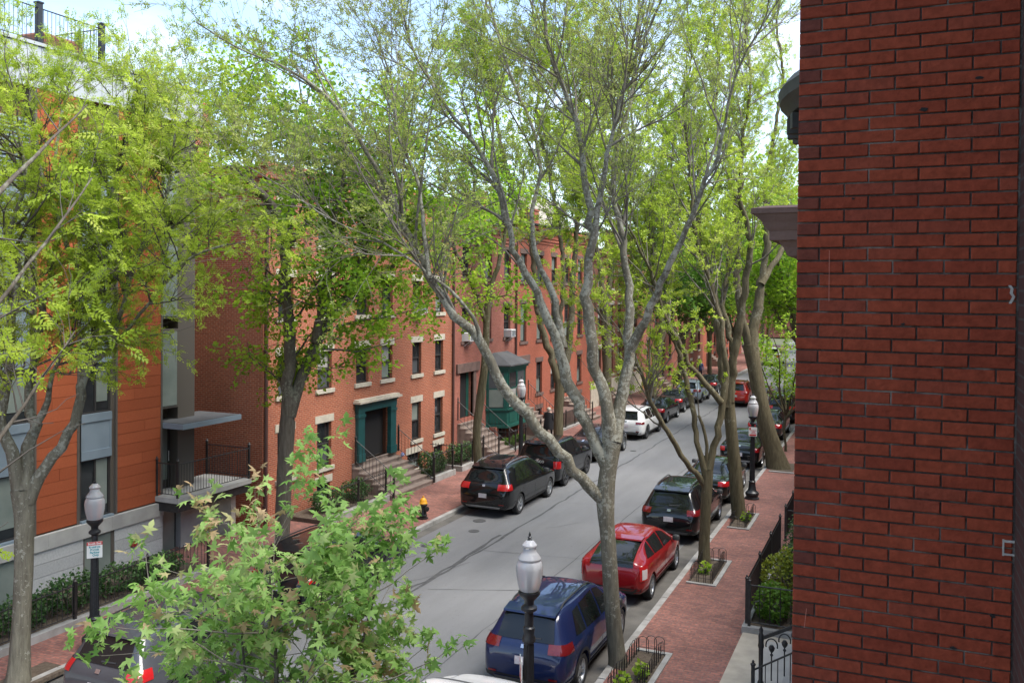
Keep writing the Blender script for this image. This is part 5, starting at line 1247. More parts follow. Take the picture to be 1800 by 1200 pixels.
blk = mat('cloth_black', (.012,.012,.014), .9); dk = mat('cloth_dark', (.025,.025,.03), .9); bl = mat('cloth_blue', (.05,.09,.22), .85); br = mat('cloth_brown', (.16,.10,.07), .85)
person('person in a long black coat with grey-blond hair walking on the left pavement', (-16.55, 43.2, SW), 0, blk, blk, mat('hair_grey', (.45,.40,.33), .8), 1.66, .2, 1.1, True)
person('person in dark clothes standing far along the left pavement', (-15.7, 68.0, SW), R(170), dk, dk, mat('hair_dark', (.02,.015,.01), .8), 1.72, .1)
person('person in a blue jacket far along the left pavement', (-16.0, 79.0, SW), R(190), bl, dk, mat('hair_brown', (.12,.06,.03), .8), 1.75, .15)
person('person in a brown top and dark skirt walking by the right-hand cars', (-7.7, 61.2, 0.0), R(200), br, blk, mat('hair_auburn', (.10,.04,.02), .8), 1.68, .2)
# ------------------------------------------------------------------ trees: main limbs surveyed as (x, y, z, radius)
LIMBS = {'T1':[[[-5.18,17.63,0.01,0.374],[-5.2,17.63,0.22,0.304],[-5.29,17.6,1.04,0.274],[-5.37,17.58,2.09,0.263],[-5.44,17.56,2.91,0.257],[-5.48,17.55,3.49,0.292],[-5.42,17.59,4.19,0.28],[-5.36,17.62,4.72,0.292]],[[-5.49,17.55,3.49,0.199],[-5.81,17.32,3.86,0.186],[-6.25,16.99,4.52,0.179],[-6.69,16.66,5.11,0.172],[-7.07,16.38,5.63,0.171],[-7.41,16.08,6.38,0.158],[-7.59,15.92,6.8,0.146],[-7.98,15.63,7.28,0.134],[-8.37,15.3,8.0,0.122],[-8.7,14.98,8.92,0.104],[-8.94,14.73,9.62,0.092],[-9.18,14.5,10.19,0.075],[-9.46,14.24,10.81,0.064],[-9.87,13.91,11.42,0.048],[-10.45,13.48,11.85,0.037],[-11.11,13.02,12.16,0.026],[-11.71,12.58,12.57,0.021]],[[-5.42,17.59,4.19,0.234],[-5.75,17.53,4.75,0.199],[-6.21,17.48,5.76,0.189],[-6.4,17.47,6.3,0.178],[-6.69,17.45,7.03,0.155],[-6.92,17.44,7.65,0.137],[-7.2,17.38,8.1,0.126],[-7.45,17.34,8.52,0.114],[-7.62,17.36,9.18,0.103],[-7.8,17.37,9.85,0.097],[-8.18,17.31,10.59,0.079],[-8.74,17.19,11.39,0.067],[-9.3,17.06,12.21,0.049],[-9.83,16.98,13.22,0.037],[-10.13,16.99,14.37,0.025]],[[-6.45,17.61,6.59,0.143],[-6.57,17.68,7.08,0.132],[-6.73,17.75,7.65,0.121],[-6.98,17.78,8.18,0.103],[-7.19,17.81,8.66,0.092],[-7.31,17.93,9.4,0.08],[-7.23,18.21,10.42,0.068],[-7.56,18.33,11.58,0.057],[-8.15,18.39,12.9,0.045],[-8.64,18.51,14.4,0.032]],[[-5.38,17.61,4.72,0.245],[-5.44,17.54,5.37,0.221],[-5.59,17.42,5.96,0.203],[-5.7,17.33,6.48,0.185],[-5.72,17.28,6.99,0.179],[-5.81,17.18,7.83,0.167],[-5.73,17.16,8.5,0.149],[-5.68,17.13,9.18,0.132],[-5.78,17.03,9.86,0.114],[-5.85,16.93,10.64,0.097],[-6.01,16.8,11.42,0.079],[-6.31,16.6,12.19,0.062],[-6.45,16.47,12.96,0.045],[-6.48,16.38,13.83,0.034]],[[-5.71,17.08,8.49,0.114],[-5.52,16.99,9.28,0.096],[-5.35,16.86,10.16,0.078],[-5.14,16.77,10.91,0.066],[-4.86,16.65,11.85,0.049],[-4.41,16.6,12.77,0.038],[-4.08,16.55,13.46,0.027]],[[-5.34,17.63,4.72,0.234],[-5.27,17.73,5.17,0.211],[-5.16,17.9,5.94,0.194],[-5.12,17.99,6.46,0.183],[-5.17,18.08,7.14,0.154],[-5.18,18.18,7.84,0.137],[-5.27,18.2,8.26,0.126],[-5.43,18.27,9.14,0.108],[-5.6,18.32,9.99,0.091],[-5.57,18.47,10.98,0.073],[-5.34,18.72,11.99,0.055],[-5.28,18.91,13.13,0.043],[-5.28,19.09,14.42,0.031]],[[-5.05,17.78,6.59,0.158],[-4.81,17.73,7.03,0.139],[-4.63,17.68,7.37,0.127],[-4.33,17.57,8.05,0.108],[-4.03,17.49,8.61,0.096],[-3.73,17.38,9.26,0.083],[-3.44,17.26,9.9,0.071],[-3.19,17.18,10.37,0.065],[-3.03,17.0,11.03,0.053],[-2.83,16.82,11.72,0.042],[-2.42,16.66,12.47,0.031],[-2.02,16.56,13.01,0.02]],[[-7.43,15.66,6.77,0.083],[-7.47,15.55,7.13,0.06],[-7.78,15.23,7.67,0.049],[-8.27,14.78,8.21,0.043],[-8.93,14.22,8.72,0.032],[-9.56,13.68,9.06,0.026],[-10.16,13.13,9.59,0.02],[-10.67,12.67,9.97,0.015]],[[-8.12,14.84,7.99,0.075],[-8.33,14.98,8.97,0.065],[-8.53,15.1,9.86,0.055],[-8.99,15.13,10.77,0.044],[-9.22,15.27,11.81,0.034],[-9.65,15.33,12.88,0.028]]],'T4':[[[-4.97,25.41,0.07,0.307],[-4.98,25.42,0.42,0.243],[-4.96,25.44,1.55,0.218],[-4.93,25.46,2.36,0.226],[-4.93,25.47,2.77,0.243]],[[-4.97,25.44,2.28,0.137],[-5.21,25.19,2.74,0.121],[-5.46,24.97,3.07,0.112],[-5.8,24.59,3.8,0.103],[-6.09,24.25,4.46,0.094],[-6.3,23.99,5.03,0.086],[-6.45,23.74,5.67,0.07],[-6.88,23.27,6.45,0.054],[-7.25,22.89,7.07,0.046]],[[-4.94,25.46,2.6,0.146],[-5.04,25.45,2.92,0.129],[-5.23,25.43,3.62,0.114],[-5.37,25.45,4.52,0.114],[-5.57,25.44,5.26,0.106],[-5.74,25.44,6.06,0.098],[-6.03,25.4,6.95,0.09],[-6.24,25.36,7.52,0.082],[-6.5,25.35,8.67,0.066],[-6.77,25.35,9.99,0.058],[-7.04,25.36,11.33,0.05],[-7.24,25.42,13.0,0.042],[-7.07,25.65,14.87,0.033],[-7.21,25.76,16.75,0.025]],[[-4.89,25.49,2.77,0.162],[-4.77,25.57,3.41,0.146],[-4.59,25.7,4.25,0.138],[-4.55,25.74,4.72,0.138],[-4.5,25.81,5.59,0.122],[-4.61,25.82,6.73,0.114],[-4.93,25.75,8.02,0.098],[-5.29,25.66,9.16,0.082],[-5.51,25.63,10.47,0.065],[-5.61,25.66,11.79,0.057],[-5.79,25.65,13.11,0.049],[-5.59,25.81,14.6,0.033],[-5.78,25.83,16.43,0.025]],[[-4.59,25.64,4.68,0.121],[-4.91,25.4,5.12,0.113],[-5.28,25.13,5.58,0.104],[-5.54,24.9,6.18,0.104],[-5.8,24.68,6.71,0.095],[-6.04,24.44,7.4,0.079],[-6.34,24.1,8.47,0.063],[-6.86,23.62,9.7,0.047],[-7.24,23.26,10.6,0.031]],[[-4.98,25.45,2.85,0.073],[-4.94,25.47,3.33,0.065],[-5.05,25.43,3.98,0.065],[-5.17,25.38,4.3,0.057]]],'T5':[[[-4.88,30.99,0.05,0.388],[-4.92,30.97,0.42,0.301],[-5.05,30.94,1.88,0.272],[-5.19,30.9,3.23,0.262],[-5.31,30.86,4.2,0.291]],[[-5.34,30.84,3.91,0.213],[-5.45,30.85,4.97,0.204],[-5.59,30.87,6.33,0.195],[-5.75,30.87,7.5,0.166],[-6.11,30.8,9.05,0.137],[-6.41,30.75,10.42,0.117],[-6.35,30.87,12.0,0.088],[-6.02,31.1,13.59,0.069],[-5.79,31.31,15.57,0.059],[-6.01,31.32,17.37,0.04],[-5.86,31.47,18.77,0.03]],[[-5.27,30.87,4.1,0.213],[-5.15,30.85,5.28,0.194],[-4.97,30.85,6.44,0.174],[-4.8,30.84,7.89,0.154],[-4.62,30.81,9.43,0.125],[-4.94,30.57,11.13,0.095],[-4.86,30.49,12.83,0.076],[-4.6,30.48,14.7,0.057],[-4.77,30.28,16.55,0.038],[-4.52,30.29,18.03,0.028]],[[-5.13,30.95,5.37,0.136],[-5.31,31.18,6.32,0.127],[-5.62,31.43,7.49,0.109],[-5.45,32.02,9.1,0.09],[-5.41,32.53,10.75,0.071]]],'T6':[[[-4.77,40.71,0.03,0.652],[-4.86,40.67,0.48,0.501],[-5.2,40.54,1.68,0.426],[-5.52,40.42,3.06,0.388],[-5.77,40.33,4.43,0.376],[-5.99,40.25,5.56,0.426]],[[-5.94,40.27,5.31,0.251],[-6.29,40.03,6.68,0.212],[-6.49,39.84,8.18,0.187],[-6.45,39.73,10.17,0.149],[-6.75,39.45,12.38,0.111],[-6.86,39.26,14.57,0.086],[-6.63,39.21,16.76,0.061],[-6.41,39.16,18.92,0.037]],[[-5.94,40.27,5.43,0.301],[-5.78,40.44,6.68,0.276],[-5.59,40.65,8.19,0.227],[-5.4,40.89,10.22,0.177],[-5.52,41.02,12.51,0.127],[-5.22,41.34,14.81,0.089],[-4.92,41.69,17.66,0.077],[-5.2,41.75,19.99,0.051],[-4.89,42.03,21.83,0.039]],[[-5.56,40.47,8.19,0.175],[-5.02,41.31,9.35,0.152],[-4.48,42.25,10.8,0.129],[-3.68,43.52,12.71,0.105]]],'T2':[[[-15.55,12.02,0.06,0.286],[-15.53,12.03,0.44,0.231],[-15.5,12.05,1.32,0.204],[-15.48,12.08,2.31,0.198],[-15.48,12.09,3.19,0.204],[-15.52,12.08,3.85,0.242]],[[-15.56,12.06,3.8,0.154],[-15.56,11.93,4.41,0.131],[-15.63,11.8,4.86,0.12],[-15.63,11.71,5.33,0.108],[-15.49,11.67,5.77,0.097],[-15.27,11.65,6.32,0.085],[-15.11,11.53,7.18,0.074],[-14.86,11.45,8.02,0.063],[-14.8,11.28,8.85,0.052],[-14.38,11.24,9.75,0.041],[-14.35,11.04,10.63,0.03]],[[-15.48,12.1,3.85,0.165],[-15.52,12.18,4.37,0.138],[-15.55,12.26,4.76,0.122],[-15.51,12.34,5.09,0.117],[-15.66,12.34,5.38,0.101],[-15.74,12.44,6.02,0.084],[-15.75,12.66,7.14,0.074],[-15.73,12.87,8.17,0.063],[-15.68,13.1,9.22,0.052],[-16.0,13.16,10.29,0.041],[-16.02,13.38,11.5,0.03]],[[-15.31,12.19,5.12,0.077],[-15.01,12.2,5.5,0.066],[-14.9,12.16,5.81,0.054],[-14.66,12.13,6.31,0.043],[-14.22,12.14,6.86,0.032]],[[-15.44,12.11,3.63,0.154],[-15.21,12.27,4.2,0.133],[-14.93,12.45,4.67,0.122],[-14.74,12.58,5.16,0.117],[-14.67,12.65,5.61,0.111],[-14.59,12.74,6.16,0.1],[-14.51,12.82,6.58,0.095],[-14.48,12.88,7.16,0.078],[-14.58,12.9,7.83,0.073],[-14.43,13.04,8.62,0.062],[-14.39,13.14,9.53,0.051],[-14.25,13.29,10.45,0.04],[-14.06,13.47,11.49,0.028]],[[-14.39,12.6,6.29,0.072],[-14.11,12.66,6.46,0.06],[-13.9,12.7,6.61,0.055],[-13.68,12.68,7.18,0.049],[-13.35,12.66,7.94,0.048],[-13.05,12.65,8.58,0.043],[-12.6,12.68,9.22,0.037],[-12.35,12.63,9.94,0.026],[-12.13,12.55,10.75,0.021]],[[-14.3,12.66,7.61,0.055],[-14.58,12.31,8.48,0.049],[-14.67,12.07,9.33,0.043],[-14.78,11.84,10.05,0.032],[-14.7,11.66,10.97,0.021]],[[-13.98,12.78,6.6,0.044],[-13.25,12.71,7.19,0.038],[-12.45,12.61,7.84,0.032],[-11.7,12.53,8.36,0.026],[-10.9,12.51,8.55,0.02]]],'T7':[[[-14.65,18.84,0.07,0.296],[-14.63,18.85,0.51,0.236],[-14.61,18.88,1.99,0.199],[-14.57,18.91,3.22,0.192],[-14.53,18.95,4.36,0.199]],[[-14.53,18.95,4.28,0.163],[-14.43,18.88,5.7,0.147],[-14.39,18.82,6.73,0.139],[-14.43,18.71,7.9,0.131],[-14.41,18.64,8.92,0.124],[-14.52,18.54,9.57,0.109],[-14.76,18.39,10.07,0.087],[-15.13,18.18,10.49,0.065],[-15.62,17.91,10.91,0.043]],[[-14.5,18.96,4.51,0.163],[-14.27,19.19,5.46,0.148],[-14.03,19.4,6.27,0.134],[-13.77,19.61,6.94,0.135],[-13.47,19.81,7.39,0.12],[-13.13,20.09,8.37,0.098],[-12.79,20.38,9.44,0.076],[-12.32,20.73,10.52,0.053],[-11.97,21.02,11.61,0.031]],[[-13.88,19.26,6.43,0.103],[-13.66,19.18,7.32,0.095],[-13.35,19.11,8.35,0.08],[-13.19,18.99,9.35,0.065],[-12.87,18.9,10.48,0.05],[-12.63,18.78,11.59,0.028]],[[-14.66,18.95,8.94,0.096],[-14.65,19.18,9.69,0.082],[-14.69,19.46,10.77,0.068],[-14.6,19.82,11.88,0.053],[-14.92,19.99,13.0,0.031]],[[-14.65,18.95,8.79,0.081],[-14.08,19.62,9.94,0.068],[-13.21,20.45,10.98,0.053],[-12.28,21.26,11.82,0.039],[-11.32,22.08,12.59,0.024]],[[-13.57,19.95,7.39,0.075],[-12.96,20.66,8.08,0.061],[-12.11,21.62,9.04,0.047],[-11.07,22.7,9.97,0.032]],[[-14.8,18.9,9.6,0.074],[-15.52,18.88,10.44,0.06],[-16.0,18.99,11.52,0.045],[-15.98,19.3,12.64,0.031]]],'T8':[[[-14.53,30.58,0.04,0.259],[-14.53,30.58,0.48,0.194],[-14.59,30.57,1.56,0.173],[-14.64,30.56,2.42,0.162],[-14.52,30.63,3.72,0.162],[-14.39,30.7,5.01,0.151],[-14.34,30.75,6.74,0.13],[-14.23,30.81,8.04,0.108]],[[-14.23,30.81,7.93,0.086],[-13.89,30.97,9.13,0.076],[-13.71,31.07,10.21,0.054],[-13.62,31.12,11.5,0.043]],[[-14.35,30.74,6.53,0.086],[-14.74,30.28,8.03,0.075],[-15.23,29.8,9.3,0.064],[-15.71,29.33,10.55,0.042]],[[-14.27,30.79,7.61,0.076],[-14.85,30.98,9.35,0.066],[-15.2,31.16,10.68,0.055],[-15.26,31.51,12.27,0.033]]],'T9':[[[-14.46,38.99,0.02,0.318],[-14.47,39.0,0.71,0.239],[-14.47,39.02,2.3,0.225],[-14.41,39.06,3.76,0.252]],[[-14.49,39.03,3.63,0.172],[-14.77,38.85,4.69,0.172],[-15.12,38.64,5.88,0.159],[-15.4,38.45,7.33,0.158],[-15.51,38.32,9.17,0.132],[-15.69,38.16,10.74,0.118],[-16.39,37.76,12.56,0.105],[-16.85,37.46,14.63,0.091],[-17.19,37.22,16.69,0.065],[-17.52,36.96,18.99,0.052],[-17.38,36.92,21.03,0.039]],[[-14.34,39.09,3.76,0.172],[-14.1,39.32,5.22,0.159],[-14.01,39.48,6.81,0.146],[-14.02,39.63,8.68,0.134],[-13.92,39.84,10.82,0.107],[-13.87,40.03,12.98,0.094],[-14.19,40.08,15.43,0.081],[-13.9,40.4,17.89,0.068],[-14.23,40.45,20.37,0.041]],[[-14.42,39.06,4.16,0.133],[-14.46,39.12,6.28,0.119],[-14.38,39.23,8.67,0.106],[-14.67,39.18,11.06,0.093],[-15.08,39.08,13.45,0.08],[-15.63,38.93,16.12,0.067],[-15.55,39.05,18.8,0.053],[-15.97,38.95,21.21,0.04]]],'T10':[[[-14.34,46.11,0.01,0.368],[-14.35,46.11,0.71,0.276],[-14.35,46.14,2.7,0.245],[-14.4,46.15,4.85,0.245],[-14.52,46.13,6.99,0.245]],[[-14.51,46.12,6.84,0.169],[-14.77,46.04,9.13,0.138],[-15.22,45.88,11.58,0.123],[-15.54,45.78,14.34,0.107],[-15.15,45.98,17.1,0.077],[-15.47,45.88,19.85,0.046]],[[-14.49,46.14,6.84,0.169],[-14.26,46.46,9.14,0.138],[-14.07,46.79,11.62,0.124],[-14.01,47.06,14.12,0.108],[-14.4,47.16,16.95,0.078],[-14.06,47.58,19.81,0.047]]],'T11':[[[-14.36,55.16,-0.01,0.395],[-14.31,55.19,0.78,0.287],[-14.1,55.31,2.58,0.252],[-13.86,55.43,4.38,0.252],[-13.62,55.56,5.99,0.252]],[[-13.62,55.56,5.81,0.162],[-13.25,55.75,7.97,0.144],[-13.05,55.87,10.49,0.126],[-12.92,55.96,13.01,0.108],[-13.28,55.84,15.88,0.072],[-12.99,56.0,18.76,0.054]],[[-13.68,55.53,5.81,0.162],[-13.93,55.82,8.33,0.127],[-14.38,56.02,10.88,0.091],[-14.83,56.23,13.45,0.073]]]}
def smooth_limb(P, step=.24):
    """resample a surveyed limb into a slightly wavering curve"""
    P = np.array(P, float); d = np.r_[0, np.cumsum(np.linalg.norm(np.diff(P[:, :3], axis=0), axis=1))]
    n = max(4, int(d[-1]/step)); t = np.linspace(0, d[-1], n)
    Q = np.stack([pchip(d, P[:, k], t) for k in range(4)], 1)
    return Q[:, :3], Q[:, 3]

def grow_from(rs, P, rad, n, length, r0, ang=(35, 60), up=.06, wob=.16, u0=.25, seg=.22, ends=True, lmin=.5):
    """side branches along the polyline P"""
    out = []
    d = np.r_[0, np.cumsum(np.linalg.norm(np.diff(P, axis=0), axis=1))]
    L = d[-1]
    us = np.sort(rs.uniform(u0, 1.0, n))
    if ends and n: us[-1] = .985
    for u in us:
        s = u*L; i = min(np.searchsorted(d, s), len(P)-1); i = max(i, 1)
        f = (s-d[i-1])/(d[i]-d[i-1]+1e-9); p = P[i-1]+(P[i]-P[i-1])*f; r = rad[i-1]+(rad[i]-rad[i-1])*f
        t = P[i]-P[i-1]; t = t/(np.linalg.norm(t)+1e-9)
        a = np.radians(rs.uniform(*ang))
        if u > .98: a *= .35
        v = rs.normal(size=3); v -= t*(v@t); v /= np.linalg.norm(v)+1e-9
        dr = t*np.cos(a)+v*np.sin(a); dr[2] += up*2; dr /= np.linalg.norm(dr)
        l = length*rs.uniform(lmin, 1.15)*(1.15-.55*u)
        m = max(3, int(l/seg)); st = l/(m-1)
        Q = np.empty((m, 3)); Q[0] = p
        N_ = rs.normal(size=(m, 3))*wob
        for k in range(1, m):
            dr = dr+N_[k]; dr[2] += up; dr = dr/np.linalg.norm(dr); Q[k] = Q[k-1]+dr*st
        rr = min(r*.7, r0*rs.uniform(.7, 1.2)); R_ = rr*(1-.78*np.linspace(0, 1, m)**.9)
        out.append((Q, R_))
    return out

def leaf_arrays(shape, faces, pos, size, rs, droop=.0, spread=1.0, dirs=None, flat=.0):
    """copies of one small leaf shape at pos with random orientation; shape Kx3 in its own plane (x width, y length)"""
    n = len(pos); K = len(shape)
    if dirs is None:
        y = rs.normal(size=(n, 3)); y[:, 2] = y[:, 2]*(1-flat) - droop
    else:
        y = dirs + rs.normal(size=(n, 3))*spread; y[:, 2] -= droop
    y /= np.linalg.norm(y, axis=1)[:, None]+1e-9
    nrm = rs.normal(size=(n, 3))*(1-flat*.75); nrm[:, 2] += .6+flat*1.5
    x = np.cross(y, nrm); x /= np.linalg.norm(x, axis=1)[:, None]+1e-9
    z = np.cross(x, y)
    sz = size*rs.uniform(.65, 1.25, n)
    V = pos[:, None, :] + sz[:, None, None]*(shape[None, :, 0, None]*x[:, None, :] + shape[None, :, 1, None]*y[:, None, :] + shape[None, :, 2, None]*z[:, None, :])
    F_ = faces[None] + (np.arange(n)*K)[:, None, None]
    return V.reshape(-1, 3), F_.reshape(-1, faces.shape[1])

# leaf shapes (unit length): quads only
SIMPLE = (np.array([(0,0,0),(.38,.42,.06),(0,1,-.05),(-.38,.42,.06)]), np.array([(0,1,2,3)]))
def spray_shape(pairs=4):
    """pinnate leaf: leaflets paired along a stalk"""
    v, f = [], []
    for k in range(pairs):
        y = .22+.2*k; w = .34*(1-.12*k); h = .09
        for sd in (1, -1):
            o = len(v); v += [(0,y-.02,0),(sd*w*.55,y+.02-h*.4,.03),(sd*w,y+.14,-.05),(sd*w*.5,y+.12+h*.3,.03)]; f.append((o,o+1,o+2,o+3) if sd > 0 else (o+3,o+2,o+1,o))
    o = len(v); v += [(0,.9,0),(.07,1.0,0),(0,1.2,-.03),(-.07,1.0,0)]; f.append((o,o+1,o+2,o+3))
    return np.array(v), np.array(f)
SPRAY = spray_shape(3); SPRAY_BIG = spray_shape(5)
def cluster_shape(n=5, seed=1):
    """a few small leaves opening from one bud"""
    r = np.random.RandomState(seed); v, f = [], []
    for k in range(n):
        a = 2*np.pi*k/n+r.uniform(-.3, .3); e = r.uniform(-.2, .8); L = r.uniform(.7, 1.1)
        d = np.array([np.cos(a)*np.cos(e), np.sin(a)*np.cos(e), np.sin(e)]); s = np.array([-np.sin(a), np.cos(a), r.uniform(-.4, .4)])
        o = len(v); v += [d*.1, d*L*.5+s*.2*L, d*L, d*L*.5-s*.2*L]; f.append((o,o+1,o+2,o+3))
    return np.array(v), np.array(f)
CLUSTER = cluster_shape(5); CLUSTER3 = cluster_shape(4, 5)
def lobed():
    """maple leaf: five deep pointed lobes, quads folded about the ribs and curled at the tips"""
    c = (0,.28,-.03)
    pts = [(0,0),(.44,-.10),(.17,.17),(.62,.44),(.15,.47),(.22,.68),(0,1.08)]
    z = [0,-.10,.03,-.14,.03,-.02,-.16]
    R_ = [(x, y, q) for (x, y), q in zip(pts, z)]; Lf = [(-x, y, q) for x, y, q in R_]
    v = [c]+R_+Lf[1:-1]; f = []
    for k in range(0, 6, 2): f.append((0, 1+k, 2+k, 3+k))
    li = [1]+list(range(8, 13))+[7]
    for k in range(0, 6, 2): f.append((0, li[k+2], li[k+1], li[k]))
    return np.array(v, float), np.array(f)
LOBED = lobed()

def tree(name, label, loc, limbs, rs, levels, leaf, barkm, twigm, trunk_part='trunk', group=None, tipfrac=1.0, shape=SPRAY, lsize=.16, lmat='leaf_locust', per_tip=3, along=.0, droop=.1, jitter=.12, flat=.0, cat='tree', lolim=None, slim=1.0):
    root = thing(name, label, cat, loc, 0, group)
    o3 = np.array(loc)
    mains = [smooth_limb(l) for l in limbs]
    mains = [(P, r_*slim) for P, r_ in mains]
    for P, r_ in mains[1:]:
        if len(P) > 6: P[3:] += rs.normal(size=(len(P)-3, 3))*np.minimum(.03, r_[3:, None]*.35)
    allb = [(P, r_) for P, r_ in mains]
    for j, (P, r_) in enumerate(mains):
        if j and len(r_) > 4: r_[:3] *= np.array([1.22, 1.12, 1.05])      # branch collar
    part_np(root, 'trunk', tube_arrays([(P-o3, r_) for P, r_ in mains], None, .055, rs), barkm)
    cur = mains[1:] if len(mains) > 1 else mains; twigs = []
    src = [(P, r_, True) for P, r_ in cur]
    tips = []
    for li, lv in enumerate(levels):
        nxt = []
        for P, r_, main in src:
            L = np.linalg.norm(np.diff(P, axis=0), axis=1).sum()
            n = rs.poisson(L*lv['per_m']) + (1 if lv.get('tip', True) else 0)
            if n == 0: continue
            br = grow_from(rs, P, r_, n, lv['len'], lv['r'], lv.get('ang', (30, 58)), lv.get('up', .05), lv.get('wob', .14), lv.get('u0', .2) if not main else lv.get('u0m', .35), lv.get('seg', .25))
            nxt += [(Q, q, False) for Q, q in br]
        if lolim is not None: nxt = [b_ for b_ in nxt if b_[0][-1][2] > lolim]
        twigs += [(Q, q) for Q, q, _ in nxt]; src = nxt
    part_np(root, 'branches', tube_arrays([(Q-o3, np.maximum(q, .0028)) for Q, q in twigs]), twigm)['kind'] = 'stuff'
    pos = []; dirs = []
    for Q, q, _ in src:
        if rs.rand() > tipfrac: continue
        m = len(Q); k = per_tip
        u = np.clip(1-np.abs(rs.normal(size=k))*.35-rs.rand(k)*along, 0, .999)*(m-1); i = u.astype(int); f = (u-i)[:, None]
        pos.append(Q[i]*(1-f)+Q[i+1]*f); dirs.append(np.repeat(((Q[-1]-Q[-2])/(np.linalg.norm(Q[-1]-Q[-2])+1e-9))[None], k, 0))
    pos = np.concatenate(pos)-o3; dirs = np.concatenate(dirs)
    pos = pos+rs.normal(size=pos.shape)*jitter*lsize
    V, F_ = leaf_arrays(shape[0], shape[1], pos, lsize, rs, droop, .9, dirs, flat)
    K = len(shape[0])
    clump = .5+.28*np.sin(pos[:, 0]*1.3+pos[:, 2]*.9)*np.cos(pos[:, 1]*1.1-pos[:, 2]*.6)
    rnd = np.clip(clump+rs.normal(size=len(pos))*.2, 0, 1)
    me = np_mesh('crown', V, F_, M[lmat], False, np.repeat(rnd, K)); c = link('crown', me, root); c['kind'] = 'stuff'
    STATS[name+label[:20]] = (len(twigs), len(pos), len(F_))
    return root
STATS = {}
def part_np(root, nm, VF, m):
    V, F_ = VF; return link(nm, np_mesh(nm, V, F_, m), root)

def free_limbs(rs, base, H, spread, nl, r, fork=.35, lean=(0, 0), curve=.5):
    """trunk that forks into nl rising limbs"""
    b_ = np.array(base, float); fz = H*fork; top = b_+np.array([lean[0], lean[1], fz])
    L = [[(*b_, r*1.35), (*(b_+np.array([lean[0]*.1, lean[1]*.1, .25])), r*1.05), (*((b_+top)/2+rs.normal(size=3)*.06), r*.95), (*top, r*.9)]]
    for k in range(nl):
        a = 2*np.pi*(k+rs.uniform(-.25, .25))/nl; sp = spread*rs.uniform(.55, 1.0); hh = H*rs.uniform(.82, 1.0); P = []
        st = top-np.array([0, 0, rs.uniform(0, fz*.18)])
        for f in (0, .12, .3, .55, .8, 1.0):
            g = f**(1.0-.35*curve); e = st+np.array([np.cos(a)*sp*g, np.sin(a)*sp*g, (b_[2]+hh-st[2])*f])+rs.normal(size=3)*.12*f
            P.append((*e, r*.62*(1-f)**.8+.012))
        L.append(P)
    return L

tot = np.random.RandomState
# big forked tree, sparse new leaves, lichen on the limbs
LV_S = [dict(per_m=1.7, len=3.3, r=.032, ang=(22, 50), up=.06, wob=.12, seg=.28, u0m=.36), dict(per_m=3.1, len=1.7, r=.013, ang=(25, 55), up=.04, wob=.15, u0=.12), dict(per_m=4.4, len=.75, r=.0065, ang=(28, 62), up=.03, wob=.17, u0=.1, seg=.18)]
tree('street_tree', 'big forked tree with lichen-patched limbs beside the blue SUV', tuple(LIMBS['T1'][0][0][:3]), LIMBS['T1'], tot(1), LV_S, None, M['bark'], M['twig'], shape=CLUSTER, lsize=.09, lmat='leaf_sparse', per_tip=3, tipfrac=.85, along=.6, flat=.4, group='street trees on the right pavement', lolim=6.4, slim=.61)
LV_M = [dict(per_m=2.3, len=3.4, r=.03, ang=(24, 56), up=.06, wob=.13, seg=.3, u0m=.32), dict(per_m=2.6, len=1.6, r=.012, ang=(25, 55), up=.05, wob=.16, u0=.12, seg=.28), dict(per_m=3.2, len=.65, r=.006, ang=(28, 60), up=.04, wob=.18, u0=.1, seg=.22)]
for k, lab, sd, tf in (('T4','slim three-stemmed tree in the hooped pit beside the red hatchback',2,.8),('T5','straight forked tree beside the black SUV',3,.9),('T6','stout leaning tree beyond the right-hand street lamp',4,.9)):
    tree('street_tree', lab, tuple(LIMBS[k][0][0][:3]), LIMBS[k], tot(sd), LV_M, None, M['bark_plain'], M['twig'], shape=CLUSTER, lsize=.125, lmat='leaf_locust', per_tip=5, tipfrac=tf, along=.5, flat=.4, group='street trees on the right pavement', lolim=5.2, slim={'T4': .68, 'T5': .78, 'T6': .82}[k])
# honey locust before the terracotta block
LV_L = [dict(per_m=2.9, len=2.8, r=.03, ang=(30, 70), up=.04, wob=.17, seg=.25, u0m=.3), dict(per_m=3.2, len=1.25, r=.012, ang=(30, 65), up=.02, wob=.2, u0=.12), dict(per_m=3.6, len=.5, r=.006, ang=(30, 65), up=.0, wob=.2, u0=.1, seg=.15)]
tree('honey_locust', 'honey locust with feathery yellow-green leaves before the terracotta block', tuple(LIMBS['T2'][0][0][:3]), LIMBS['T2'], tot(5), LV_L, None, M['bark'], M['twig_dark'], shape=SPRAY, lsize=.145, lmat='leaf_locust', per_tip=9, tipfrac=1, along=.6, droop=.1, flat=.45, lolim=5.6, slim=.88)
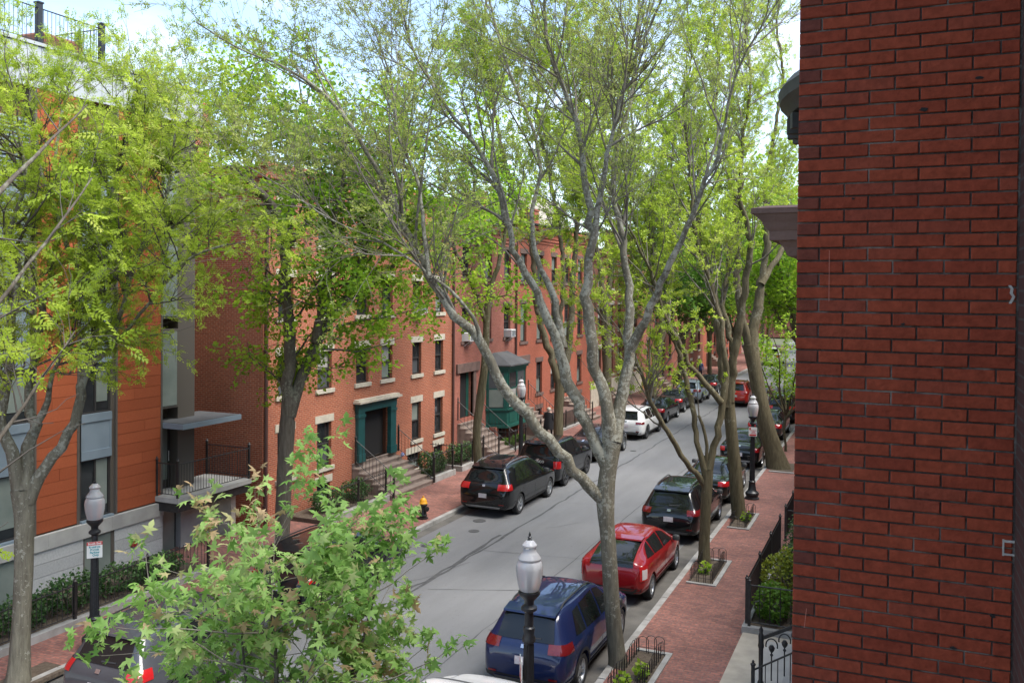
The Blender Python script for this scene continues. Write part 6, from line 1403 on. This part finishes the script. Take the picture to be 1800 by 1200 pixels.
# dense maples before the brick houses
LV_N = [dict(per_m=2.6, len=3.0, r=.03, ang=(40, 88), up=.0, wob=.15, seg=.3, u0m=.12), dict(per_m=3.0, len=1.25, r=.011, ang=(35, 70), up=.0, wob=.2, u0=.1, seg=.28), dict(per_m=2.6, len=.45, r=.005, ang=(30, 70), up=-.02, wob=.2, u0=.1, seg=.2)]
tree('maple_tree', 'dense bright green maple before the teal-door brick house', tuple(LIMBS['T7'][0][0][:3]), LIMBS['T7'], tot(6), LV_N, None, M['bark_dark'], M['twig_dark'], shape=SIMPLE, lsize=.135, lmat='leaf_maple', per_tip=12, tipfrac=1, along=.8, droop=.35, jitter=.8, flat=.5, group='maples along the left pavement', lolim=4.6)
tree('maple_tree', 'slim-trunked green maple by the green bay house', tuple(LIMBS['T8'][0][0][:3]), LIMBS['T8'], tot(7), LV_N, None, M['bark_plain'], M['twig_dark'], shape=SIMPLE, lsize=.14, lmat='leaf_maple', per_tip=12, tipfrac=1, along=.8, droop=.35, jitter=.8, flat=.5, group='maples along the left pavement', lolim=4.8)
for k, lab, sd in (('T9','double-stemmed tree on the left pavement beside the person in black',8),('T10','tall tree on the left pavement behind the white SUV',9),('T11','leaning left-hand tree beside the black saloon',10)):
    tree('street_tree', lab, tuple(LIMBS[k][0][0][:3]), LIMBS[k], tot(sd), LV_M[:2]+[dict(LV_M[2], seg=.28)], None, M['bark_plain'], M['twig'], shape=CLUSTER3, lsize=.17, lmat='leaf_locust' if k != 'T11' else 'leaf_maple', per_tip=4 if k == 'T9' else 6, tipfrac=1, along=.5, group='street trees on the left pavement', lolim=5.5)
# farther trees, fuller and greener
LV_F = [dict(per_m=2.2, len=3.0, r=.035, ang=(35, 75), up=.03, wob=.15, seg=.4, u0m=.25), dict(per_m=2.8, len=1.3, r=.014, ang=(35, 70), up=.02, wob=.2, u0=.1, seg=.4)]
fars = []
for i, (x, y, H_, sp, nl, lm, lab) in enumerate([
   (-14.5,64.5,12.5,4.6,6,'leaf_green','deep green tree on the left pavement beside the pale blue SUV'),
   (-14.6,76.0,13.5,5.0,6,'leaf_maple','green tree on the left pavement past the last parked saloon'),
   (-4.9,52.0,14.5,5.2,6,'leaf_maple','tall right-hand tree behind the brick pier edge')]):
    rs = tot(30+i); base = (x, y, SW)
    fars.append(tree('street_tree', lab, base, free_limbs(rs, base, H_, sp, nl, .19, .34), rs, LV_F, None, M['bark_plain'], M['twig_dark'], shape=SIMPLE, lsize=.24, lmat=lm, per_tip=16, along=.9, droop=.3, jitter=1.2, flat=.3, group='farther street trees'))
for i, (src_, x, y, rz, k, lab) in enumerate([(0,-14.6,88,1.1,1.0,'left-hand tree near the person in blue'),(1,-14.7,101,2.0,1.05,'left-hand tree before the farthest brick house'),(2,-5.0,63,2.3,.95,'right-hand tree past the person in brown'),(0,-5.0,75,3.3,1.1,'second right-hand tree past the person in brown'),
   (1,-4.9,89,.6,1.1,'right-hand tree level with the white van'),(2,-5,104,4.2,1.1,'far right-hand tree beyond the white van'),(1,-15,116,5.1,1.1,'far left-hand tree at the end of the houses'),
   (0,-11,138,.3,1.25,'tree closing the street end on the left'),(1,-4,142,1.7,1.3,'tree closing the street end in the middle'),(2,3,138,2.9,1.2,'tree closing the street end on the right'),(2,-19,140,4.4,1.3,'tree at the far left corner of the street end'),(0,-7.5,126,2.2,.95,'low green tree crown over the road at the street end'),(1,-2.5,118,3.0,.9,'right-hand tree just before the street end')]):
    c = copy_tree(fars[src_]); c.location = (x, y, SW); c.rotation_euler = (0, 0, rz); c.scale = (k, k, k); c['label'] = lab
# back-garden trees rising behind the roofs
for i, (src_, x, y, rz, k, lab) in enumerate([(1,-31,42,.5,1.05,'bright tree crown rising behind the rose brick house roof'),(0,-33,58,1.9,1.1,'tree crown rising behind the salmon house roof')]):
    c = copy_tree(fars[src_]); c.location = (x, y, 0); c.rotation_euler = (0, 0, rz); c.scale = (k, k, k); c['label'] = lab; c['group'] = 'garden trees behind the houses'
# small young tree at the right kerb
rs = tot(50); base = (-4.95, 45.2, SW)
tree('young_tree', 'small light green young tree at the right edge beside the pier', base, free_limbs(rs, base, 6.3, 2.5, 7, .06, .3), rs, [dict(per_m=2.4, len=1.0, r=.012, ang=(35, 75), up=.0, wob=.2, seg=.25, u0m=.2), dict(per_m=4, len=.5, r=.005, seg=.2)], None, M['bark_plain'], M['twig'], shape=SIMPLE, lsize=.13, lmat='leaf_maple', per_tip=11, along=.9, jitter=.8, flat=.4)
print('TREES', STATS)
# ------------------------------------------------------------------ near foliage
# young maple in front of the left-hand cars: large leaves one can tell apart
rs = tot(61); base = (-4.98, 6.2, SW)
ym = thing('young_maple', 'young maple with large pointed leaves filling the bottom left', 'tree', base)
o3 = np.array(base)
stems = [[(0,0,0,.055),(.02,.03,1.5,.045),(-.03,.06,2.8,.038),(.0,.1,3.8,.03),(.0,.15,4.8,.02),(-.1,.2,5.6,.011),(-.14,.22,6.15,.004)],
         [(-.02,.1,3.2,.024),(-.2,.12,4.1,.019),(-.32,.15,4.9,.012),(-.4,.16,5.6,.005)],
         [(.0,.08,3.0,.026),(.2,.4,3.9,.021),(.36,.66,4.7,.015),(.46,.82,5.4,.01),(.5,.9,5.95,.004)],
         [(.02,.1,3.6,.02),(.12,.25,4.4,.015),(.2,.38,5.1,.009),(.24,.42,5.7,.004)]]
stems = [[(x*1.1, y*1.1, z*.865, r_) for x, y, z, r_ in s] for s in stems]
mains = [smooth_limb(s, .2) for s in stems]
part_np(ym, 'trunk', tube_arrays(mains, 6), M['twig_dark'])
tw = grow_from(rs, mains[0][0], mains[0][1], 72, 2.15, .012, (55, 88), .015, .1, .5, .16, lmin=.7)
for P, r_ in mains[1:]: tw += grow_from(rs, P, r_, 13, .8, .008, (40, 75), .03, .12, .2, .14)
tw2 = []
for P, r_ in tw: tw2 += grow_from(rs, P, r_, 2+rs.poisson(2.2), .42, .004, (40, 70), .0, .14, .25, .1)
part_np(ym, 'branches', tube_arrays(tw+tw2, 4), M['twig'])
pos, dr = [], []
for P, r_ in tw+tw2+mains[1:]:
    k = rs.randint(8, 13); u = np.clip(1-np.abs(rs.normal(size=k))*.35, .05, .999)*(len(P)-1); i = u.astype(int); f = (u-i)[:, None]
    pos.append(P[i]*(1-f)+P[i+1]*f); t = (P[i+1]-P[i]); dr.append(t/(np.linalg.norm(t, axis=1)[:, None]+1e-9))
pos = np.concatenate(pos)+rs.normal(size=(sum(map(len, pos)), 3))*.05; dr = np.concatenate(dr)
keep = pos[:, 2] > 1.6; pos, dr = pos[keep], dr[keep]
d = dr*.55+rs.normal(size=dr.shape)*.75; d[:, 2] -= .25
rnd = np.clip(.54+.2*np.sin(pos[:, 0]*2+pos[:, 2]*1.7)+rs.normal(size=len(pos))*.2+(pos[:, 2] > 5.2)*.12+(rs.rand(len(pos)) < .06)*.4, 0, 1)
size = .1
cam_o = np.array([0, 0, 7.75])-o3; dist = np.linalg.norm(pos-cam_o, axis=1)
first = np.argsort(dist)[:300]; rest = np.setdiff1d(np.arange(len(pos)), first)
def leaves_of(idx): return leaf_arrays(LOBED[0]-np.array([0,0,0]), LOBED[1], pos[idx], size, rs, .0, .05, d[idx], .45)
V, F_ = leaves_of(rest); K = len(LOBED[0])
c = link('foliage', np_mesh('foliage', V, F_, M['leaf_big'], False, np.repeat(rnd[rest], K)), ym); c['kind'] = 'stuff'
V, F_ = leaves_of(first); V = V.reshape(len(first), K, 3)
for q, ii in enumerate(first):
    ctr = pos[ii]; link('leaf', np_mesh('leaf', V[q]-ctr, LOBED[1], M['leaf_big'], False, np.full(K, rnd[ii])), ym, tuple(ctr))
print('YOUNG MAPLE', len(pos))

# honey locust standing out of frame on the near left, its boughs reaching in
rs = tot(71); base = (-6.05, 2.2, SW)
nl = [[(-5.0,1.6,.13,.16),(-5.0,1.65,2,.13),(-5.1,1.7,4.2,.115),(-5.2,1.8,5.2,.11)],
      [(-5.2,1.8,5.2,.06),(-5.4,2.5,6.2,.05),(-5.7,3.3,7.2,.04),(-6.0,4.1,8.0,.028),(-6.2,4.9,8.75,.016),(-6.3,5.5,9.3,.006)],
      [(-5.2,1.8,5.2,.055),(-5.5,2.6,5.9,.045),(-5.9,3.5,6.7,.032),(-6.2,4.4,7.4,.02),(-6.3,5.1,8.1,.012),(-6.35,5.6,8.7,.006)],
      [(-5.2,1.8,5.1,.05),(-5.4,2.8,5.5,.04),(-5.8,3.8,6.1,.026),(-6.1,4.7,6.8,.014),(-6.2,5.3,7.4,.006)],
      [(-5.2,1.8,5.0,.05),(-5.6,2.7,5.2,.036),(-6.0,3.6,5.4,.022),(-6.3,4.3,5.9,.01)],
      [(-5.2,1.8,5.2,.06),(-5.0,2.0,7.5,.04),(-5.2,2.6,9.5,.025),(-5.6,3.4,11,.012)]]
LV_K = [dict(per_m=1.5, len=.9, r=.014, ang=(30, 60), up=.03, wob=.16, seg=.16, u0m=.4), dict(per_m=2.2, len=.4, r=.006, ang=(30, 65), up=.0, wob=.2, u0=.2, seg=.12)]
tree('honey_locust', 'near honey locust whose feathery boughs reach in from the left edge', tuple(nl[0][0][:3]), nl, rs, LV_K, None, M['bark_dark'], M['twig_dark'], shape=SPRAY_BIG, lsize=.17, lmat='leaf_locust', per_tip=3, tipfrac=.7, along=.2, droop=.15)

# shrubs in the beds
def shrub(label, x, y, z, rx, ry, h, n, lm, ls, seed, group='shrubs in the left-hand beds', shape=SIMPLE):
    rs = tot(seed); root = thing('shrub', label, 'shrub', (x, y, z), 0, group)
    st = []
    for k in range(9):
        a = rs.uniform(0, 6.28); e = np.array([np.cos(a)*rx*rs.uniform(.3, .9), np.sin(a)*ry*rs.uniform(.3, .9), h*rs.uniform(.6, .95)])
        st.append((np.stack([e*0+[0,0,-.05], e*[.4,.4,.55], e]), np.array([.012,.008,.004])))
    part_np(root, 'stem', tube_arrays(st, 4), M['twig_dark'])
    p = rs.normal(size=(n, 3)); p /= np.linalg.norm(p, axis=1)[:, None]; p *= rs.uniform(.45, 1.0, n)[:, None]**.5
    lump = 1+.22*np.sin(p[:, 0]*5+seed)*np.cos(p[:, 1]*4+seed*2)
    p = p*lump[:, None]*[rx, ry, h*.55]+[0, 0, h*.52]; p = p[p[:, 2] > .03]
    V, F_ = leaf_arrays(shape[0], shape[1], p, ls, rs, -.2, .9, None, .3)
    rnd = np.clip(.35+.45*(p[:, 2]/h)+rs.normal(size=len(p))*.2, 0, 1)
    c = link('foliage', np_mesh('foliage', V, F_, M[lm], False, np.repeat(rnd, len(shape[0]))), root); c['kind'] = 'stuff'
zb = SW+.14
k = 0
for x, y, rx, ry, h, lab in [(-17.6,10.8,.45,.8,.6,'dark green shrub at the near end of the long iron fence'),(-17.6,12.2,.45,.8,.55,'rounded shrub by the left edge behind the long iron fence'),(-17.6,13.6,.45,.85,.65,'shrub behind the long fence just right of the permit-sign lamp'),(-17.7,15.0,.5,.85,.75,'taller shrub under the second basement window'),(-17.6,16.4,.45,.8,.62,'shrub in front of the second basement window'),(-17.6,17.7,.45,.75,.55,'shrub under the red alarm bell'),
    (-17.8,25.4,.5,.8,.7,'low shrub left of the teal-door steps'),(-17.7,27.0,.45,.6,.75,'shrub close beside the near teal-door handrail'),(-17.5,31.9,.4,.5,.95,'leafy shrub right of the teal-door steps'),(-17.5,32.8,.4,.4,.8,'smaller shrub at the end of the short fence'),(-17.6,34.6,.4,.6,.8,'shrub by the downspout of the teal-door house'),(-17.6,35.6,.4,.5,.75,'shrub behind the slim maple trunk'),
    (-17.4,39.8,.35,.4,.35,'low bright plant before the green bay'),(-17.4,41.3,.35,.4,.35,'second low bright plant before the green bay')]:
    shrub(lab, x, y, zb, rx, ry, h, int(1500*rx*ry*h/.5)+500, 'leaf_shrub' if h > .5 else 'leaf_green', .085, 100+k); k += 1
for x, y, rx, ry, h, lm, lab in [(-2.6,21.4,.45,.6,.75,'leaf_green','fresh green shrub at the near end of the right-hand garden'),(-2.5,22.8,.55,.7,1.15,'leaf_shrub_gold','golden yellow shrub spilling over the right-hand garden fence'),(-2.3,24.3,.5,.8,1.0,'leaf_shrub','dark shrub behind the golden one'),(-2.3,26.0,.45,.6,1.45,'leaf_shrub','tall grey-green shrub at the far end of the right-hand garden')]:
    shrub(lab, x, y, SW+.1, rx, ry, h, 1500, lm, .085, 140+k, 'shrubs in the right-hand garden'); k += 1
for x, y, lab in [(-4.75,16.55,'sprout of light green leaves at the foot of the big forked tree'),(-4.6,17.2,'second green sprout right of the big forked tree foot'),(-4.75,24.4,'light green sprout at the foot of the slim tree'),(-4.6,30.6,'green sprout at the foot of the straight tree')]:
    shrub(lab, x, y, SW, .16, .16, .3, 70, 'leaf_maple', .11, 160+k, 'sprouts in the tree pits'); k += 1
